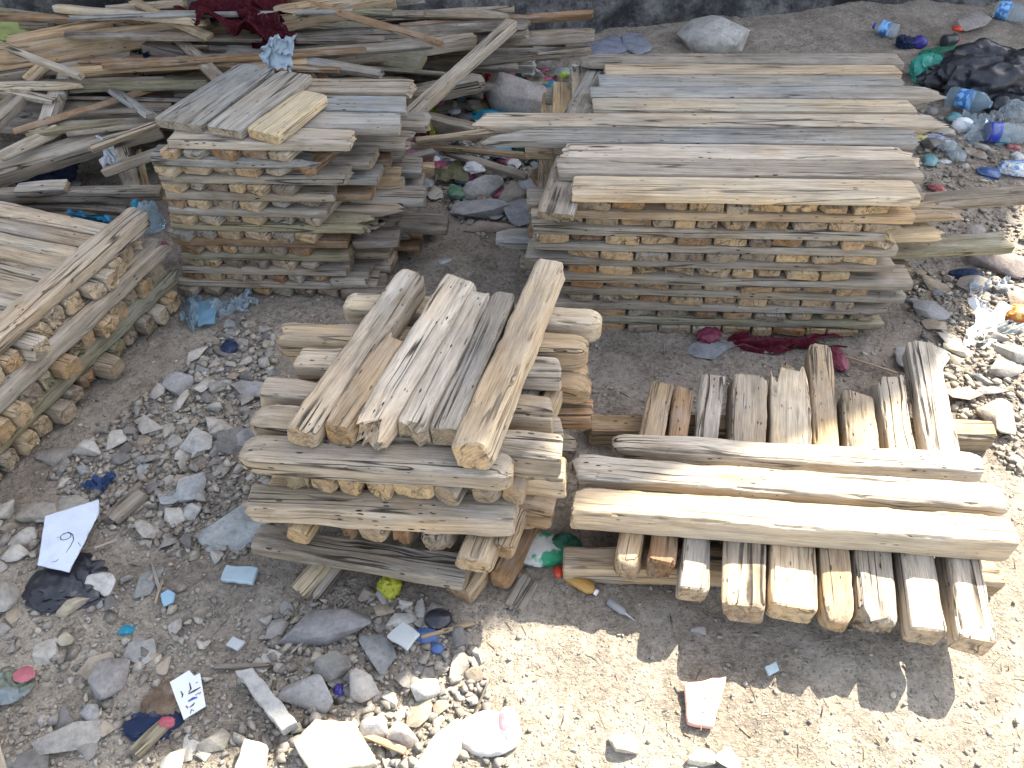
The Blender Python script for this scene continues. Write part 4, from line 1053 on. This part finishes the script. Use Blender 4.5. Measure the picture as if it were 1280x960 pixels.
lump('can', 'small dented blue and green can behind the low stack', 'can', P(172, 262, .2), (.03, .03, .05), TEAL, 12, crumple=.12)
lump('cloth', 'olive lump standing in for the green patch at the far left corner of the heap', 'olive_lump', P(22, 44, .38), (.3, .2, .1), mat('olive_grass', (.30, .33, .12), .8, .3), 13)  # lump added in place of a yellow-green grassy patch of ground
lump('rag', 'small red rag on the end of the middle rail', 'rag', P(207, 312, .17), (.03, .03, .03), RED, 15)
# --- rubbish between the plank stacks
def L_(name, label, cat, px, py, size, m, seed, z=0.0, **kw):
    p = G(px, py); p.z += z; return lump(name, label, cat, p, size, m, seed, **kw)
L_('plastic_bag', 'bright red bag standing left of the large boulder', 'bag', 611, 122, (.06, .08, .13), RED, 21, crumple=.35)
L_('cloth', 'teal blue cloth in front of the large boulder', 'cloth', 620, 156, (.2, .13, .07), TEAL, 22, crumple=.35)
L_('cloth', 'bright blue scrap behind the large boulder', 'cloth', 648, 90, (.1, .09, .05), mat('sky_blue', (.04, .28, .42), .6, .2), 23)
L_('cloth', 'grey bundle beside the bright blue scrap', 'cloth', 670, 84, (.14, .12, .1), GREYCL, 24)
L_('cloth', 'dark bluish bundle under the diagonal pole', 'cloth', 522, 92, (.28, .16, .12), mat('dark_blue_cloth', (.05, .065, .09), .8, .3), 25)
L_('cloth', 'grey blue bundle between pole and grey plank', 'cloth', 588, 92, (.14, .12, .12), mat('grey_blue_cloth', (.17, .20, .24), .8, .3), 26)
L_('wrapper', 'yellow and grey crinkled wrapper right of the boulder', 'wrapper', 690, 118, (.13, .12, .07), WRAP2, 27, crumple=.4, freq=4)
L_('wrapper', 'yellow and red wrapper under the yellow grey one', 'wrapper', 686, 138, (.09, .08, .05), WRAP, 28, crumple=.4, freq=4)
L_('carton', 'carton with a lime green end behind the wrappers', 'carton', 700, 96, (.12, .07, .06), mat('lime_grey', (.30, .34, .36), .4, .1, col2=(.45, .62, .08), scale=10, thr=.58), 29, crumple=.12)
L_('wrapper', 'small pink scrap behind the yellow grey wrapper', 'wrapper', 681, 94, (.05, .05, .04), mat('pink_scrap', (.5, .12, .2), .5, .2), 30)
L_('net_bag', 'pink mesh net bag left of the thin laths', 'net bag', 484, 182, (.22, .2, .08), PINKNET, 31, crumple=.4, freq=5)
L_('net_bag', 'faded pink net remnant under the thin tan lath', 'net bag', 505, 200, (.2, .12, .05), PINKNET, 32, crumple=.4, freq=5)
L_('cloth', 'maroon cloth behind the yellow green strap', 'cloth', 522, 168, (.14, .1, .08), DRED, 33)
gsheet('strap', 'yellow green strap trailing over the maroon cloth', 'strap', [(520, 152), (546, 156), (548, 190), (534, 192)], YELG, 34, z=.09, amp=.03, freq=3, ragged=.35, n=26)
gsheet('wrapper', 'yellow wrapper tongue left of the dark green cloth', 'wrapper', [(608, 186), (646, 180), (646, 190), (612, 196)], YELG, 35, z=.06, amp=.015)
L_('cloth', 'dark green cloth left of the wide stack', 'cloth', 662, 196, (.13, .14, .12), DGREEN, 36, crumple=.35)
L_('container', 'greyish clear plastic tub beside the dark green cloth', 'tub', 690, 202, (.12, .1, .09), mat('grey_tub', (.36, .40, .42), .3, .1, trans=.3), 37, crumple=.1)
gsheet('paper', 'pale blue sheet on the stones between both plank stacks', 'paper', [(600, 197), (640, 198), (632, 210), (596, 207)], MASKB, 38, z=.05, amp=.006)
gsheet('carton', 'flattened olive cardboard carton near the drink can', 'carton', [(545, 214), (590, 212), (586, 236), (540, 236)], OLIVE, 39, z=.04, amp=.012, th=.006)
bottle('small pink and silver drink can beside the olive carton', 498, 214, .09, .028, 0, WHITEP, mat('pink_silver', (.40, .2, .26), .3, .2, col2=(.5, .5, .5), scale=60), WHITEP, cap=False, group=None, lab=(.1, .8))
L_('lid', 'small dark blue lid near the olive carton', 'lid', 562, 207, (.04, .035, .025), DBLUE, 40, crumple=.06)
L_('wrapper', 'white and red torn label under the laths', 'wrapper', 588, 222, (.06, .05, .02), mat('white_red', (.55, .52, .46), .5, .1, col2=(.55, .14, .1), scale=30, thr=.6), 41)
L_('wrapper', 'pale crumpled film left of the olive carton', 'wrapper', 540, 205, (.06, .06, .04), WHITEB, 42)
L_('plastic_bag', 'clear crumpled film under the thin laths', 'bag', 555, 198, (.1, .07, .05), PET, 43)
L_('rag', 'orange rag under the pink net bag', 'rag', 463, 206, (.06, .05, .03), ORANGE, 44)
L_('olive_lump', 'olive rag behind the tan beam end', 'rag', 470, 212, (.14, .1, .04), OLIVE, 45)
L_('cloth', 'pale grey sacking by the thick log end', 'sacking', 560, 118, (.24, .14, .09), GREYCL, 46, crumple=.3)
L_('cloth', 'dull olive sacking behind the teal cloth', 'sacking', 545, 140, (.28, .12, .07), mat('dull_olive', (.16, .155, .11), .85, .3), 47)
# --- loose litter between the plank stacks, by the bottles and along the heap
def litter():
    rng = random.Random(23)
    cols = {'red': (.40, .05, .05), 'yellow': (.50, .44, .06), 'blue': (.06, .16, .42), 'white': (.58, .59, .58), 'green': (.06, .22, .10), 'grey': (.26, .26, .25),
            'brown': (.22, .15, .09), 'pink': (.42, .16, .24), 'turquoise': (.05, .30, .34), 'black': (.03, .03, .035), 'beige': (.42, .36, .27)}
    cols = {k: tuple(.72 * x + .28 * (sum(c) / 3 * .8 + .03) for x in c) for k, c in cols.items()}
    ms = {k: mat(k + '_scrap', c, .45, .3, col2=tuple(.6 * x + .12 for x in c), scale=45, thr=.55) for k, c in cols.items()}
    for where, poly, cnt, z in (('in the litter between both plank stacks', gpoly([(455, 175), (560, 100), (735, 85), (735, 140), (690, 240), (600, 235), (520, 260), (455, 225)]), 110, .05),
                                ('in the litter around the bottles', gpoly([(1140, 150), (1180, 130), (1290, 150), (1290, 250), (1170, 250)]), 20, .0),
                                ('near the olive carton between both plank stacks', gpoly([(480, 195), (690, 195), (680, 255), (540, 262), (480, 235)]), 40, .012),
                                ('under the boards of the lumber heap', gpoly([(0, 190), (190, 190), (195, 300), (120, 300), (0, 280)]), 16, .03)):
        xs = [q[0] for q in poly]; ys = [q[1] for q in poly]; n = 0
        while n < cnt:
            x, y = rng.uniform(min(xs), max(xs)), rng.uniform(min(ys), max(ys))
            if not inpoly(np.array([x]), np.array([y]), poly)[0]: continue
            n += 1; k = rng.choices(list(cols), [1.2, 1.6, 1.2, 3, 1, 3, 2, 1, 1, 1.5, 2.5])[0]; s = rng.uniform(.028, .085); p = Vector((x, y, ghp(x, y) + rng.uniform(0, z)))
            lump('scrap', f'crumpled {k} scrap {where}', 'scrap', p, (s, s * rng.uniform(.5, .9), s * rng.uniform(.25, .5)), ms[k], rng.randint(200, 900), rot=rng.uniform(0, 6.28),
                 crumple=.45, freq=rng.uniform(2.5, 4.5), sub=3, group=f'{k} scraps {where}')
litter()
# --- rubbish top right
L_('plastic_bag', 'green plastic bag at the rear right corner of the wide stack', 'bag', 1156, 96, (.15, .15, .12), GREENB, 51, crumple=.38)
L_('cloth', 'dark green cloth behind the black bag', 'cloth', 1190, 74, (.26, .12, .06), mat('mid_green_cloth', (.02, .14, .08), .7, .3), 52, crumple=.35)
L_('lid', 'violet plastic lid behind the green bag', 'lid', 1147, 58, (.08, .07, .07), PURPLE, 53, crumple=.1)
L_('rag', 'dark wire tangle beside the violet lid', 'tangle', 1130, 58, (.08, .07, .06), NAVY, 54, crumple=.5, freq=6)
bottle('clear bottle with blue label behind the wide stack', 1104, 44, .13, .035, 140, PET, BLUEL, DBLUE, lab=(.35, .7), seed=3)
bottle('bottle with red cap behind the green bag', 1186, 57, .1, .03, 20, mat('dark_bottle', (.04, .05, .05), .3, .1), None, REDP, seed=4)
L_('lid', 'red lid on the dark bottle behind the green bag', 'lid', 1191, 50, (.05, .05, .03), REDP, 541, z=.05, crumple=.06)
L_('rubbish_bag', 'large crumpled black rubbish bag', 'rubbish bag', 1238, 118, (.46, .30, .27), BLACKB, 55, crumple=.32, freq=2.6, sub=5)
L_('rubbish_bag', 'flattened black bag end at the right edge', 'rubbish bag', 1290, 108, (.3, .3, .24), BLACKB, 56, crumple=.3, freq=2.6, sub=5)
L_('rubbish_bag', 'black bag fold trailing toward the green bag', 'rubbish bag', 1190, 108, (.3, .14, .16), BLACKB, 57, crumple=.35, freq=3)
L_('rubbish_bag', 'round black bag knot bulging above the bottles', 'rubbish bag', 1245, 140, (.1, .09, .1), BLACKB, 58, crumple=.12)
bottle('blue tinted water bottle leaning below the black bag', 1206, 142, .2, .042, -52, PETB, BLUEL, DBLUE, tilt=-8, lab=(.25, .5), seed=5, cap=False, dz=.02)
L_('cup', 'white cup with black print below the blue tinted bottle', 'cup', 1200, 162, (.085, .07, .07), mat('cup_print', (.66, .68, .70), .5, .05, col2=(.04, .04, .04), scale=26, thr=.64), 59, crumple=.12)
bottle('water bottle with blue label and blue cap by the right edge', 1256, 178, .2, .042, -8, PET, DBLUE, DBLUE, lab=(.05, .28), seed=6)
bottle('blue labelled bottle at the top right corner', 1262, 26, .19, .045, -40, PET, BLUEL, DBLUE, lab=(.1, .4), seed=7)
bottle('clear crushed bottle lying beyond the wide stack right end', 1190, 196, .15, .035, -80, PET, None, WHITEP, seed=8, squash=.6, cap=False)
gsheet('plastic_bag', 'clear plastic film right of the white cup', 'film', [(1208, 150), (1252, 152), (1256, 178), (1212, 182)], PET, 60, z=.03, amp=.03, freq=5, ragged=.35)
L_('plastic_bag', 'clear film standing at the right edge', 'film', 1262, 150, (.1, .06, .1), PET, 61, crumple=.4)
L_('wrapper', 'white wrapper with blue print at the right edge', 'wrapper', 1270, 214, (.13, .1, .05), mat('white_blue', (.6, .63, .66), .4, .1, col2=(.1, .25, .5), scale=30), 62)
L_('plastic_bag', 'thin clear film with blue marks beside the splintered ends', 'film', 1172, 178, (.12, .1, .02), mat('film_blue', (.35, .38, .45), .3, .15, col2=(.08, .12, .4), scale=40, thr=.58), 63, crumple=.35)
L_('stone', 'grey round object beside the splintered brown tip', 'stone', 1164, 142, (.05, .05, .04), GREYCL, 64, crumple=.1)
# --- rubbish right edge
sheet('paper', 'bright white torn paper standing in the sunlit rubble', 'paper', G(1206, 382) + Vector((0, 0, .05)), G(1262, 398) + Vector((0, 0, .03)), G(1240, 428) + Vector((0, 0, .012)), G(1207, 434) + Vector((0, 0, .012)), WHITEPP, 71, amp=.008, freq=2, ragged=.25)
gsheet('paper', 'grey folded sheet beside the bright white paper', 'paper', [(1236, 404), (1282, 396), (1284, 418), (1222, 432)], TILEG, 72, z=.014, amp=.012, ragged=.2)
L_('wrapper', 'orange snack wrapper at the right edge', 'wrapper', 1272, 398, (.09, .07, .05), ORANGE, 73, crumple=.25)
gsheet('plastic_bag', 'crumpled pale film above the bright white paper', 'film', [(1212, 356), (1262, 352), (1262, 380), (1216, 384)], WHITEB, 74, z=.02, amp=.03, freq=5, ragged=.35)
L_('rag', 'navy scrap beside the crumpled pale film', 'rag', 1206, 346, (.1, .05, .03), NAVY, 75)
gsheet('plastic_bag', 'dark red film under the front edge of the wide stack', 'film', [(920, 422), (1030, 424), (1040, 446), (925, 440)], DRED, 76, z=.018, amp=.022, freq=5, ragged=.35)
L_('plastic_bag', 'small crimson scrap under the wide stack front', 'film', 884, 424, (.07, .06, .05), mat('crimson', (.16, .025, .05), .5, .3), 77, crumple=.3)
L_('plastic_bag', 'crimson scrap behind the two tallest timber ends', 'film', 1046, 452, (.05, .1, .03), mat('crimson', (.16, .025, .05), .5, .3), 78, crumple=.3)
# --- bottom left
sh_ = shard('tile_shard', 'large white shard with a handwritten mark leaning on a black bag', 'tile shard', [(65, 657), (130, 634), (131, 652), (96, 728), (84, 724), (56, 718)], .006, TILEW, z=.03)
def ink(parent, pts_px, w, m, z, name='ink_mark'):
    base = parent.location; P3 = [G(a, b) for a, b in pts_px]
    bm = bmesh.new(); prev = None
    for i, p in enumerate(P3):
        d = (P3[min(i + 1, len(P3) - 1)] - P3[max(i - 1, 0)]); d.z = 0
        d = d.normalized() if d.length > 0 else Vector((1, 0, 0)); nrm = Vector((-d.y, d.x, 0))
        ww = w * (1 if 0 < i < len(P3) - 1 else .5)
        a = bm.verts.new((p.x - base.x + nrm.x * ww, p.y - base.y + nrm.y * ww, z)); b = bm.verts.new((p.x - base.x - nrm.x * ww, p.y - base.y - nrm.y * ww, z))
        if prev: bm.faces.new((prev[0], a, b, prev[1]))
        prev = (a, b)
    o = bm_obj(name, bm, m, parent, smooth=False); return o
def arc(cx, cy, rx, ry, a0, a1, n=14, rot=0):
    out = []
    for i in range(n + 1):
        t = R(a0 + (a1 - a0) * i / n); x, y = rx * math.cos(t), ry * math.sin(t); c, s = math.cos(R(rot)), math.sin(R(rot))
        out.append((cx + x * c - y * s, cy + x * s + y * c))
    return out
dy = 17   # the shard lies a little above the ground sheet
ink(sh_, [(a, b + dy) for a, b in arc(91.5, 666.5, 7, 4, -60, 300, 18, -25)] , .0011, INK, .0064)
ink(sh_, [(a, b + dy) for a, b in [(88, 663), (95, 661), (100, 664), (101, 670), (98, 678), (92, 687)]], .0011, INK, .0064)
ink(sh_, [(a, b + dy) for a, b in [(75, 699), (80, 697), (83, 694)]], .0009, INK, .0064)
ink(sh_, [(a, b + dy) for a, b in [(106, 673), (109, 677)]], .0012, INK, .0064)
ink(sh_, [(a, b + dy) for a, b in [(81, 668), (82, 666)]], .0012, INK, .0064)
L_('rubbish_bag', 'crumpled black bag under the white written shard', 'bag', 88, 732, (.16, .12, .04), BLACKB, 81, crumple=.4, freq=4)
gsheet('plastic_scrap', 'bright blue plastic scrap on the stones behind the white shard', 'plastic scrap', [(106, 608), (142, 596), (138, 612), (122, 626)], BLUESC, 82, z=.025, amp=.012, ragged=.3, n=24)
beam('wood_block', G(142, 655) + Vector((0, 0, .018)), G(184, 618) + Vector((0, 0, .018)), .042, .028, 'grey', 'short grey wood block right of the blue plastic scrap', 'wood block', None, **PLANK, ends=('cut', 'broken'))
shard('tile_shard', 'small pale blue tile chip on the bare yard', 'tile chip', [(203, 747), (213, 741), (222, 746), (219, 757), (207, 762)], .006, mat('light_blue_tile', (.25, .40, .50), .4, .1))
L_('plastic_scrap', 'tiny teal scrap left of the flat greyish shard', 'plastic scrap', 160, 788, (.035, .025, .012), TEAL, 83)
L_('plastic_scrap', 'black scrap on the rubble near the blue face mask', 'plastic scrap', 288, 436, (.045, .06, .03), NAVY, 84)
gsheet('face_mask', 'pale blue face mask lying at the foot of the tall stack', 'face mask', [(247, 384), (272, 379), (271, 411), (250, 413)], MASKB, 85, z=.02, amp=.005, freq=2, ragged=.04, n=24)
gsheet('plastic_bag', 'clear plastic bag beside the pale blue face mask', 'bag', [(262, 382), (322, 368), (312, 392), (262, 404)], PET, 86, z=.022, amp=.022, freq=5, ragged=.3)
gsheet('plastic_bag', 'clear bluish film at the corner of the low stack', 'film', [(226, 380), (250, 374), (250, 412), (230, 408)], PETB, 87, z=.02, amp=.02, freq=4, ragged=.3)
pp = shard('paper', 'torn printed paper with coloured marks in the lower yard', 'paper', [(216, 858), (240, 843), (246, 850), (253, 846), (260, 887), (232, 903)], .0015, WHITEPP, z=.012, bevel=0)
dy = 6
for pts, w, m in [([(229, 862), (231, 866), (230, 870)], .0016, INK), ([(240, 852), (242, 860), (239, 864)], .0018, INK), ([(248, 853), (251, 852)], .0016, INK), ([(238, 866), (246, 862), (254, 858)], .0022, INK),
                  ([(238, 875), (244, 871), (249, 869)], .003, INKB), ([(247, 867), (252, 864)], .002, INKB), ([(235, 880), (238, 883)], .003, INKR), ([(240, 882), (244, 879), (246, 876)], .0018, INK),
                  ([(252, 866), (254, 863)], .002, REDP), ([(241, 890), (242, 885), (246, 887)], .0014, INK)]:
    ink(pp, [(a, b + dy) for a, b in pts], w, m, .0022, 'printed_mark')
shard('tile_shard', 'bluish rectangular tile piece on the bare yard', 'tile', [(278, 730), (286, 712), (326, 716), (318, 736)], .012, TILEB, color=None)
shard('tile_shard', 'small grey tile chip right of the bluish tile', 'tile', [(285, 812), (294, 800), (310, 807), (299, 818)], .01, TILEG)
shard('tile_shard', 'pale square tile among the front rubble', 'tile', [(486, 807), (506, 789), (527, 803), (511, 823)], .01, TILEG, z=.03)
shard('stone_slab', 'long pale slab half in sun pointing at the bottom edge', 'slab', [(300, 850), (322, 846), (376, 912), (357, 924)], .03, mat('pale_slab', (.36, .35, .33), .8, .3, scale=34, bump=1.0))
shard('stone_slab', 'large cream slab lying in full sun', 'slab', [(370, 935), (398, 906), (448, 912), (474, 962), (392, 975)], .02, mat('cream_slab', (.40, .36, .28), .8, .4, scale=34, bump=1.0), z=.014)
shard('stone_slab', 'white slab in full sun left of the red marked bowl', 'slab', [(518, 966), (545, 925), (574, 905), (578, 940), (562, 972)], .02, mat('white_slab', (.40, .38, .34), .8, .4, scale=34, bump=1.0))
shard('stone_slab', 'white slab at the bottom edge in full sun', 'slab', [(296, 975), (310, 930), (338, 938), (330, 980)], .02, mat('white_slab', (.40, .38, .34), .8, .4, scale=34, bump=1.0))
L_('plastic_scrap', 'lime green plastic piece under the crisscross stack', 'plastic', 487, 738, (.055, .045, .05), LIME, 91, crumple=.3)
L_('lid', 'bright blue bottle lid at the edge of the sunlight', 'lid', 547, 812, (.03, .025, .022), BLUESC, 92, crumple=.05)
L_('plastic_scrap', 'blue plastic bits beside the pale square tile', 'plastic', 530, 796, (.05, .03, .012), BLUESC, 93, crumple=.4)
L_('cup', 'black round pot base under the crisscross stack', 'pot', 548, 776, (.06, .05, .03), BLACKB, 94, crumple=.06)
L_('plastic_scrap', 'small dark violet scrap between the front stones', 'plastic', 424, 864, (.02, .025, .02), PURPLE, 95)
L_('packet', 'green and white packet beside the crisscross stack', 'packet', 678, 690, (.12, .09, .04), mat('green_white', (.5, .5, .46), .4, .1, col2=(.02, .25, .12), scale=18, thr=.53), 96, crumple=.15)
L_('rag', 'dark green scrap between the two timber stacks', 'rag', 706, 684, (.07, .05, .05), DGREEN, 97)
gsheet('plastic_scrap', 'green plastic film peeping from the lower end row', 'plastic', [(420, 668), (450, 664), (452, 672), (424, 676)], GREENB, 98, z=.15, amp=.01, n=20)
beam('wood_block', G(640, 765) + Vector((0, 0, .01)), G(662, 727) + Vector((0, 0, .01)), .046, .018, 'grey', 'flat grey wood block in front of the green packet', 'wood block', None, **PLANK, ends=('broken', 'cut'))
e = bottle('dull amber squeeze bottle half under the sunlit stack', 727, 733, .085, .017, -36, AMBER, None, WHITEP, seed=9, cap=True, group=None, squash=.75)
L_('lid', 'small orange red lid beside the amber bottle', 'lid', 698, 716, (.022, .03, .02), REDP, 99, crumple=.06)
q = G(772, 762); e2 = empty('syringe', 'cloudy plastic syringe with a thin tip beside the amber bottle', 'syringe', (q.x, q.y, q.z + .008), (0, 0, R(-42)))
lathe('barrel', [(-.026, .008), (-.024, .0095), (.012, .009), (.022, .004)], mat('cloudy_plastic', (.40, .40, .40), .45, .3, trans=.3), e2); lathe('tip', [(.022, .0025), (.036, .0015), (.046, .001)], STEEL, e2, n=10)
def pink_tile():
    o = shard('tile_shard', 'pink tile piece with a grid of grooves, half in shadow', 'tile', [(853, 860), (905, 852), (890, 914), (858, 908)], .014, TILEP, z=.006)
    for pts in ([(855, 876), (902, 869)], [(856, 892), (898, 886)], [(879, 857), (874, 911)]):
        ink(o, [(a, b + 7) for a, b in pts], .0016, GROUTM, .0146, 'groove')
pink_tile()
shard('tile_shard', 'small bluish tile chip in the shadow of the sunlit stack', 'tile', [(953, 838), (968, 830), (972, 842), (958, 850)], .006, TILEB)
o = L_('bowl', 'white and reddish broken bowl piece lying in full sun', 'bowl piece', 612, 918, (.13, .09, .035), mat('bowl', (.52, .49, .45), .45, .3, scale=40), 101, crumple=.06)
lump('painted_patch', None, None, (0, 0, 0), (.05, .075, .034), mat('rosy_glaze', (.46, .20, .22), .35, .2, col2=(.36, .38, .38), scale=30), 102, crumple=.06).parent = o
bpy.data.objects['painted_patch'].location = (.036, .012, .004)
beam('stick', G(172, 944) + Vector((0, 0, .015)), G(212, 908) + Vector((0, 0, .02)), .026, .014, 'olive', 'flat stick with a red painted end near the bottom edge', 'stick', None, **PLANK)
p = G(213, 909); lump('rag', 'small dusty red scrap at the end of the flat stick', 'rag', p + Vector((0, 0, .02)), (.03, .02, .02), mat('dusty_red', (.36, .08, .10), .6, .2), 103)
L_('rag', 'rust brown rotting leaf clump left of the printed paper', 'leaf clump', 208, 880, (.075, .07, .02), mat('rust_leaf', (.13, .09, .06), .9, .5), 104, crumple=.5, freq=5)
L_('rag', 'dark rag under the rust brown leaf clump', 'rag', 190, 908, (.1, .06, .02), NAVY, 105, crumple=.4)
gsheet('wrapper', 'greenish flattened carton with a pink corner at the left edge', 'carton', [(-14, 852), (40, 836), (46, 868), (-10, 895)], mat('green_carton', (.27, .30, .22), .6, .15, col2=(.35, .40, .42), scale=16), 106, z=.02, amp=.008, ragged=.15, th=.003)
L_('wrapper', 'bright pink red corner of foil on the greenish carton', 'foil', 38, 850, (.04, .03, .006), mat('pink_foil', (.36, .10, .12), .4, .3), 107, z=.025)
beam('stick', G(-6, 900) + Vector((0, 0, .02)), G(12, 975) + Vector((0, 0, .02)), .02, .02, 'white', 'pale straight rod crossing the lower left corner', 'rod', None, **{**TIMB, 'n': 2.2})
# thin sticks on the open ground
for i, (a, b, c, d, w, key, lb) in enumerate([(362, 822, 440, 752, .006, 'dark', 'thin dark twig beside the long dark flat rock'), (270, 838, 345, 832, .006, 'dark', 'thin straight twig right of the grey tile chip'),
    (410, 905, 508, 942, .012, 'tan', 'tan lath lying in sun across the cream slab'), (528, 800, 592, 782, .01, 'tan', 'bent tan stick at the edge of the sunlight'), (590, 905, 612, 850, .004, 'dark', 'thin dark twig in the sunlit ground'),
    (196, 758, 206, 730, .005, 'pale', 'pale straw left of the pale blue tile chip'), (120, 690, 150, 676, .006, 'pale', 'pale thin stick right of the white written shard'), (190, 705, 204, 740, .008, 'grey', 'short grey stick above the pale blue tile chip'),
    (1050, 448, 1120, 470, .006, 'tan', 'thin straw behind the sunlit timber ends'), (380, 740, 402, 700, .012, 'grey', 'small slat leaning under the brown flat board')]):
    beam('stick', G(a, b) + Vector((0, 0, .012)), G(c, d) + Vector((0, 0, .014)), w, w * .7, key, lb, 'stick', None, **{**PLANK, 'N': 8}, bow=random.uniform(-.006, .006))

# ================================================================== burnt wall at the back, and the high canopy added out of view to shade the yard
def wall_and_occluder():
    s = NT('burnt_wall'); tc = s.n('ShaderNodeTexCoord'); v = tc.outputs['Object']
    a = s.noise(v, 5, 6, .7); b = s.noise(v, 26, 6, .75); k = s.noise(v, 2.2, 3)
    c = s.mix(s.ramp(a, [(.4, 0.0), (.6, 1.0)]), (.05, .05, .053), (.23, .222, .21))
    c = s.mix(.9, c, s.ramp(b, [(.35, .4), (.5, 1.0), (.7, 1.5)]), 'MULTIPLY')
    c = s.mix(s.ramp(k, [(.52, 0.0), (.6, .9)]), c, (.012, .011, .012))
    s.l(c, s.b.inputs['Base Color']); s.b.inputs['Roughness'].default_value = .95
    bp = s.n('ShaderNodeBump'); bp.inputs['Strength'].default_value = 1; bp.inputs['Distance'].default_value = .04; s.l(s.math('ADD', a, b), bp.inputs['Height']); s.l(bp.outputs[0], s.b.inputs['Normal'])
        # wall: a rough face, from the left of the heap to beyond the right edge
    a0, a1 = Vector((-6.0, 3.06, 0)), Vector((7.0, 5.33, 0)); d = (a1 - a0).normalized(); n = Vector((-d.y, d.x, 0)); L = (a1 - a0).length
    nx, nz = 240, 60; us = np.linspace(0, L, nx); zs = np.concatenate([np.linspace(-.1, 1.4, 44), np.linspace(1.5, 2.8, 16)])
    U, Z = np.meshgrid(us, zs); U = U.ravel(); Z = Z.ravel()
    q = np.stack([U * 1.6, Z * 1.6, 0 * U], 1)
    off = .07 * vnoise(q, 1) + .05 * vnoise(q * 3.1, 2) + .02 * vnoise(q * 9, 3)
    V = [(a0 + d * u + n * (o + .1)) for u, o in zip(U, off)]; V = [(p.x, p.y, z) for p, z in zip(V, Z)]
    nb = len(V)
    V += [((a0 + d * u + n * .6).x, (a0 + d * u + n * .6).y, z) for u, z in zip(U, Z)]
    faces = []
    for j in range(nz - 1):
        for i in range(nx - 1):
            k = j * nx + i; faces.append((k, k + 1, k + nx + 1, k + nx)); k += nb; faces.append((k, k + nx, k + nx + 1, k + 1))
    for i in range(nx - 1):
        k = (nz - 1) * nx + i; faces.append((k, k + 1, k + 1 + nb, k + nb)); faces.append((i, i + nb, i + 1 + nb, i + 1))
    for j in range(nz - 1):
        k = j * nx; faces.append((k, k + nx, k + nx + nb, k + nb)); k = j * nx + nx - 1; faces.append((k, k + nb, k + nb + nx, k + nx))
    tag(mesh_obj('yard_wall', V, faces, s.m, sharp=0), 'rough burnt stone wall with soot black patches at the back of the yard', 'wall')
    cm = mat('concrete', (.36, .35, .33), .9, .2, scale=3)
    ec = empty('occluder', 'unseen flat concrete canopy on columns that shades the back of the yard', 'occluder', (2, 8, 0), (0, 0, 0))  # slab and columns are added out of view to block the sun
    bm = bmesh.new(); z0 = OCCLUDER_Z - .2
    vs = [bm.verts.new((x - 2, y - 8, z0)) for x, y in CANOPY]; f = bm.faces.new(vs); r = bmesh.ops.extrude_face_region(bm, geom=[f])
    for vv in [g for g in r['geom'] if isinstance(g, bmesh.types.BMVert)]: vv.co.z += .2
    bm_obj('occluder_slab', bm, cm, ec, smooth=False)
    for (x, y) in ((0.2, 10.6), (3.6, 10.6), (6.4, 10.6)):
        bm = bmesh.new(); bmesh.ops.create_cube(bm, size=1.0)
        for v in bm.verts: v.co = Vector((v.co.x * .3 + x - 2, v.co.y * .3 + y - 8, (v.co.z + .5) * z0))
        bmesh.ops.bevel(bm, geom=bm.edges[:], offset=.01, segments=1, affect='EDGES'); bm_obj('occluder_column', bm, cm, ec, smooth=False)
SUN = Vector((.66, .72, 1.0))          # towards the sun, per metre of height
OCCLUDER_Z = 5.4
def sh(x, y): return (x + SUN.x * OCCLUDER_Z, y + SUN.y * OCCLUDER_Z)
CANOPY = [sh(-4.5, -.95), sh(-.75, .52), sh(-.37, .59), sh(-.25, .665), sh(-.12, .80), sh(.1, .87), sh(.3, .99), sh(1.0, 1.34), sh(1.45, 1.93), sh(3.4, 4.6), sh(3.4, 7.6), sh(-4.5, 7.6)]  # outline shaped so its shadow edge falls where the sunlit ground begins
wall_and_occluder()

# ================================================================== LIGHT, CAMERA
w = bpy.data.worlds.new('World'); SC.world = w; w.use_nodes = True; nt = w.node_tree
sky = nt.nodes.new('ShaderNodeTexSky'); sky.sky_type = 'NISHITA'; sky.sun_disc = False
el = math.atan2(1, math.hypot(SUN.x, SUN.y)); az = math.atan2(SUN.x, SUN.y)
sky.sun_elevation = el; sky.sun_rotation = az; sky.air_density = 1.0; sky.dust_density = 2.0
bg = nt.nodes['Background']; hs = nt.nodes.new('ShaderNodeHueSaturation'); hs.inputs['Saturation'].default_value = .55; nt.links.new(sky.outputs[0], hs.inputs['Color']); nt.links.new(hs.outputs[0], bg.inputs[0]); bg.inputs[1].default_value = .138
sd = bpy.data.lights.new('sun', 'SUN'); sd.energy = 4.3; sd.angle = R(.5); sd.color = (1, .925, .78)
so = bpy.data.objects.new('sun', sd); COL.objects.link(so); so.rotation_euler = (-SUN).to_track_quat('-Z', 'Y').to_euler()
cd = bpy.data.cameras.new('camera'); cd.sensor_width = 36; cd.lens = 36 * F / 1280; cd.clip_start = .05; cd.clip_end = 300
co = bpy.data.objects.new('camera', cd); COL.objects.link(co); co.location = CAM; co.rotation_euler = (math.pi / 2 - PITCH, 0, 0); SC.camera = co
SC.view_settings.view_transform = 'Standard'; SC.view_settings.look = 'None'; SC.view_settings.gamma = 1; SC.view_settings.exposure = 2.0
SC.render.engine = 'CYCLES'; SC.cycles.use_denoising = True; SC.cycles.max_bounces = 6
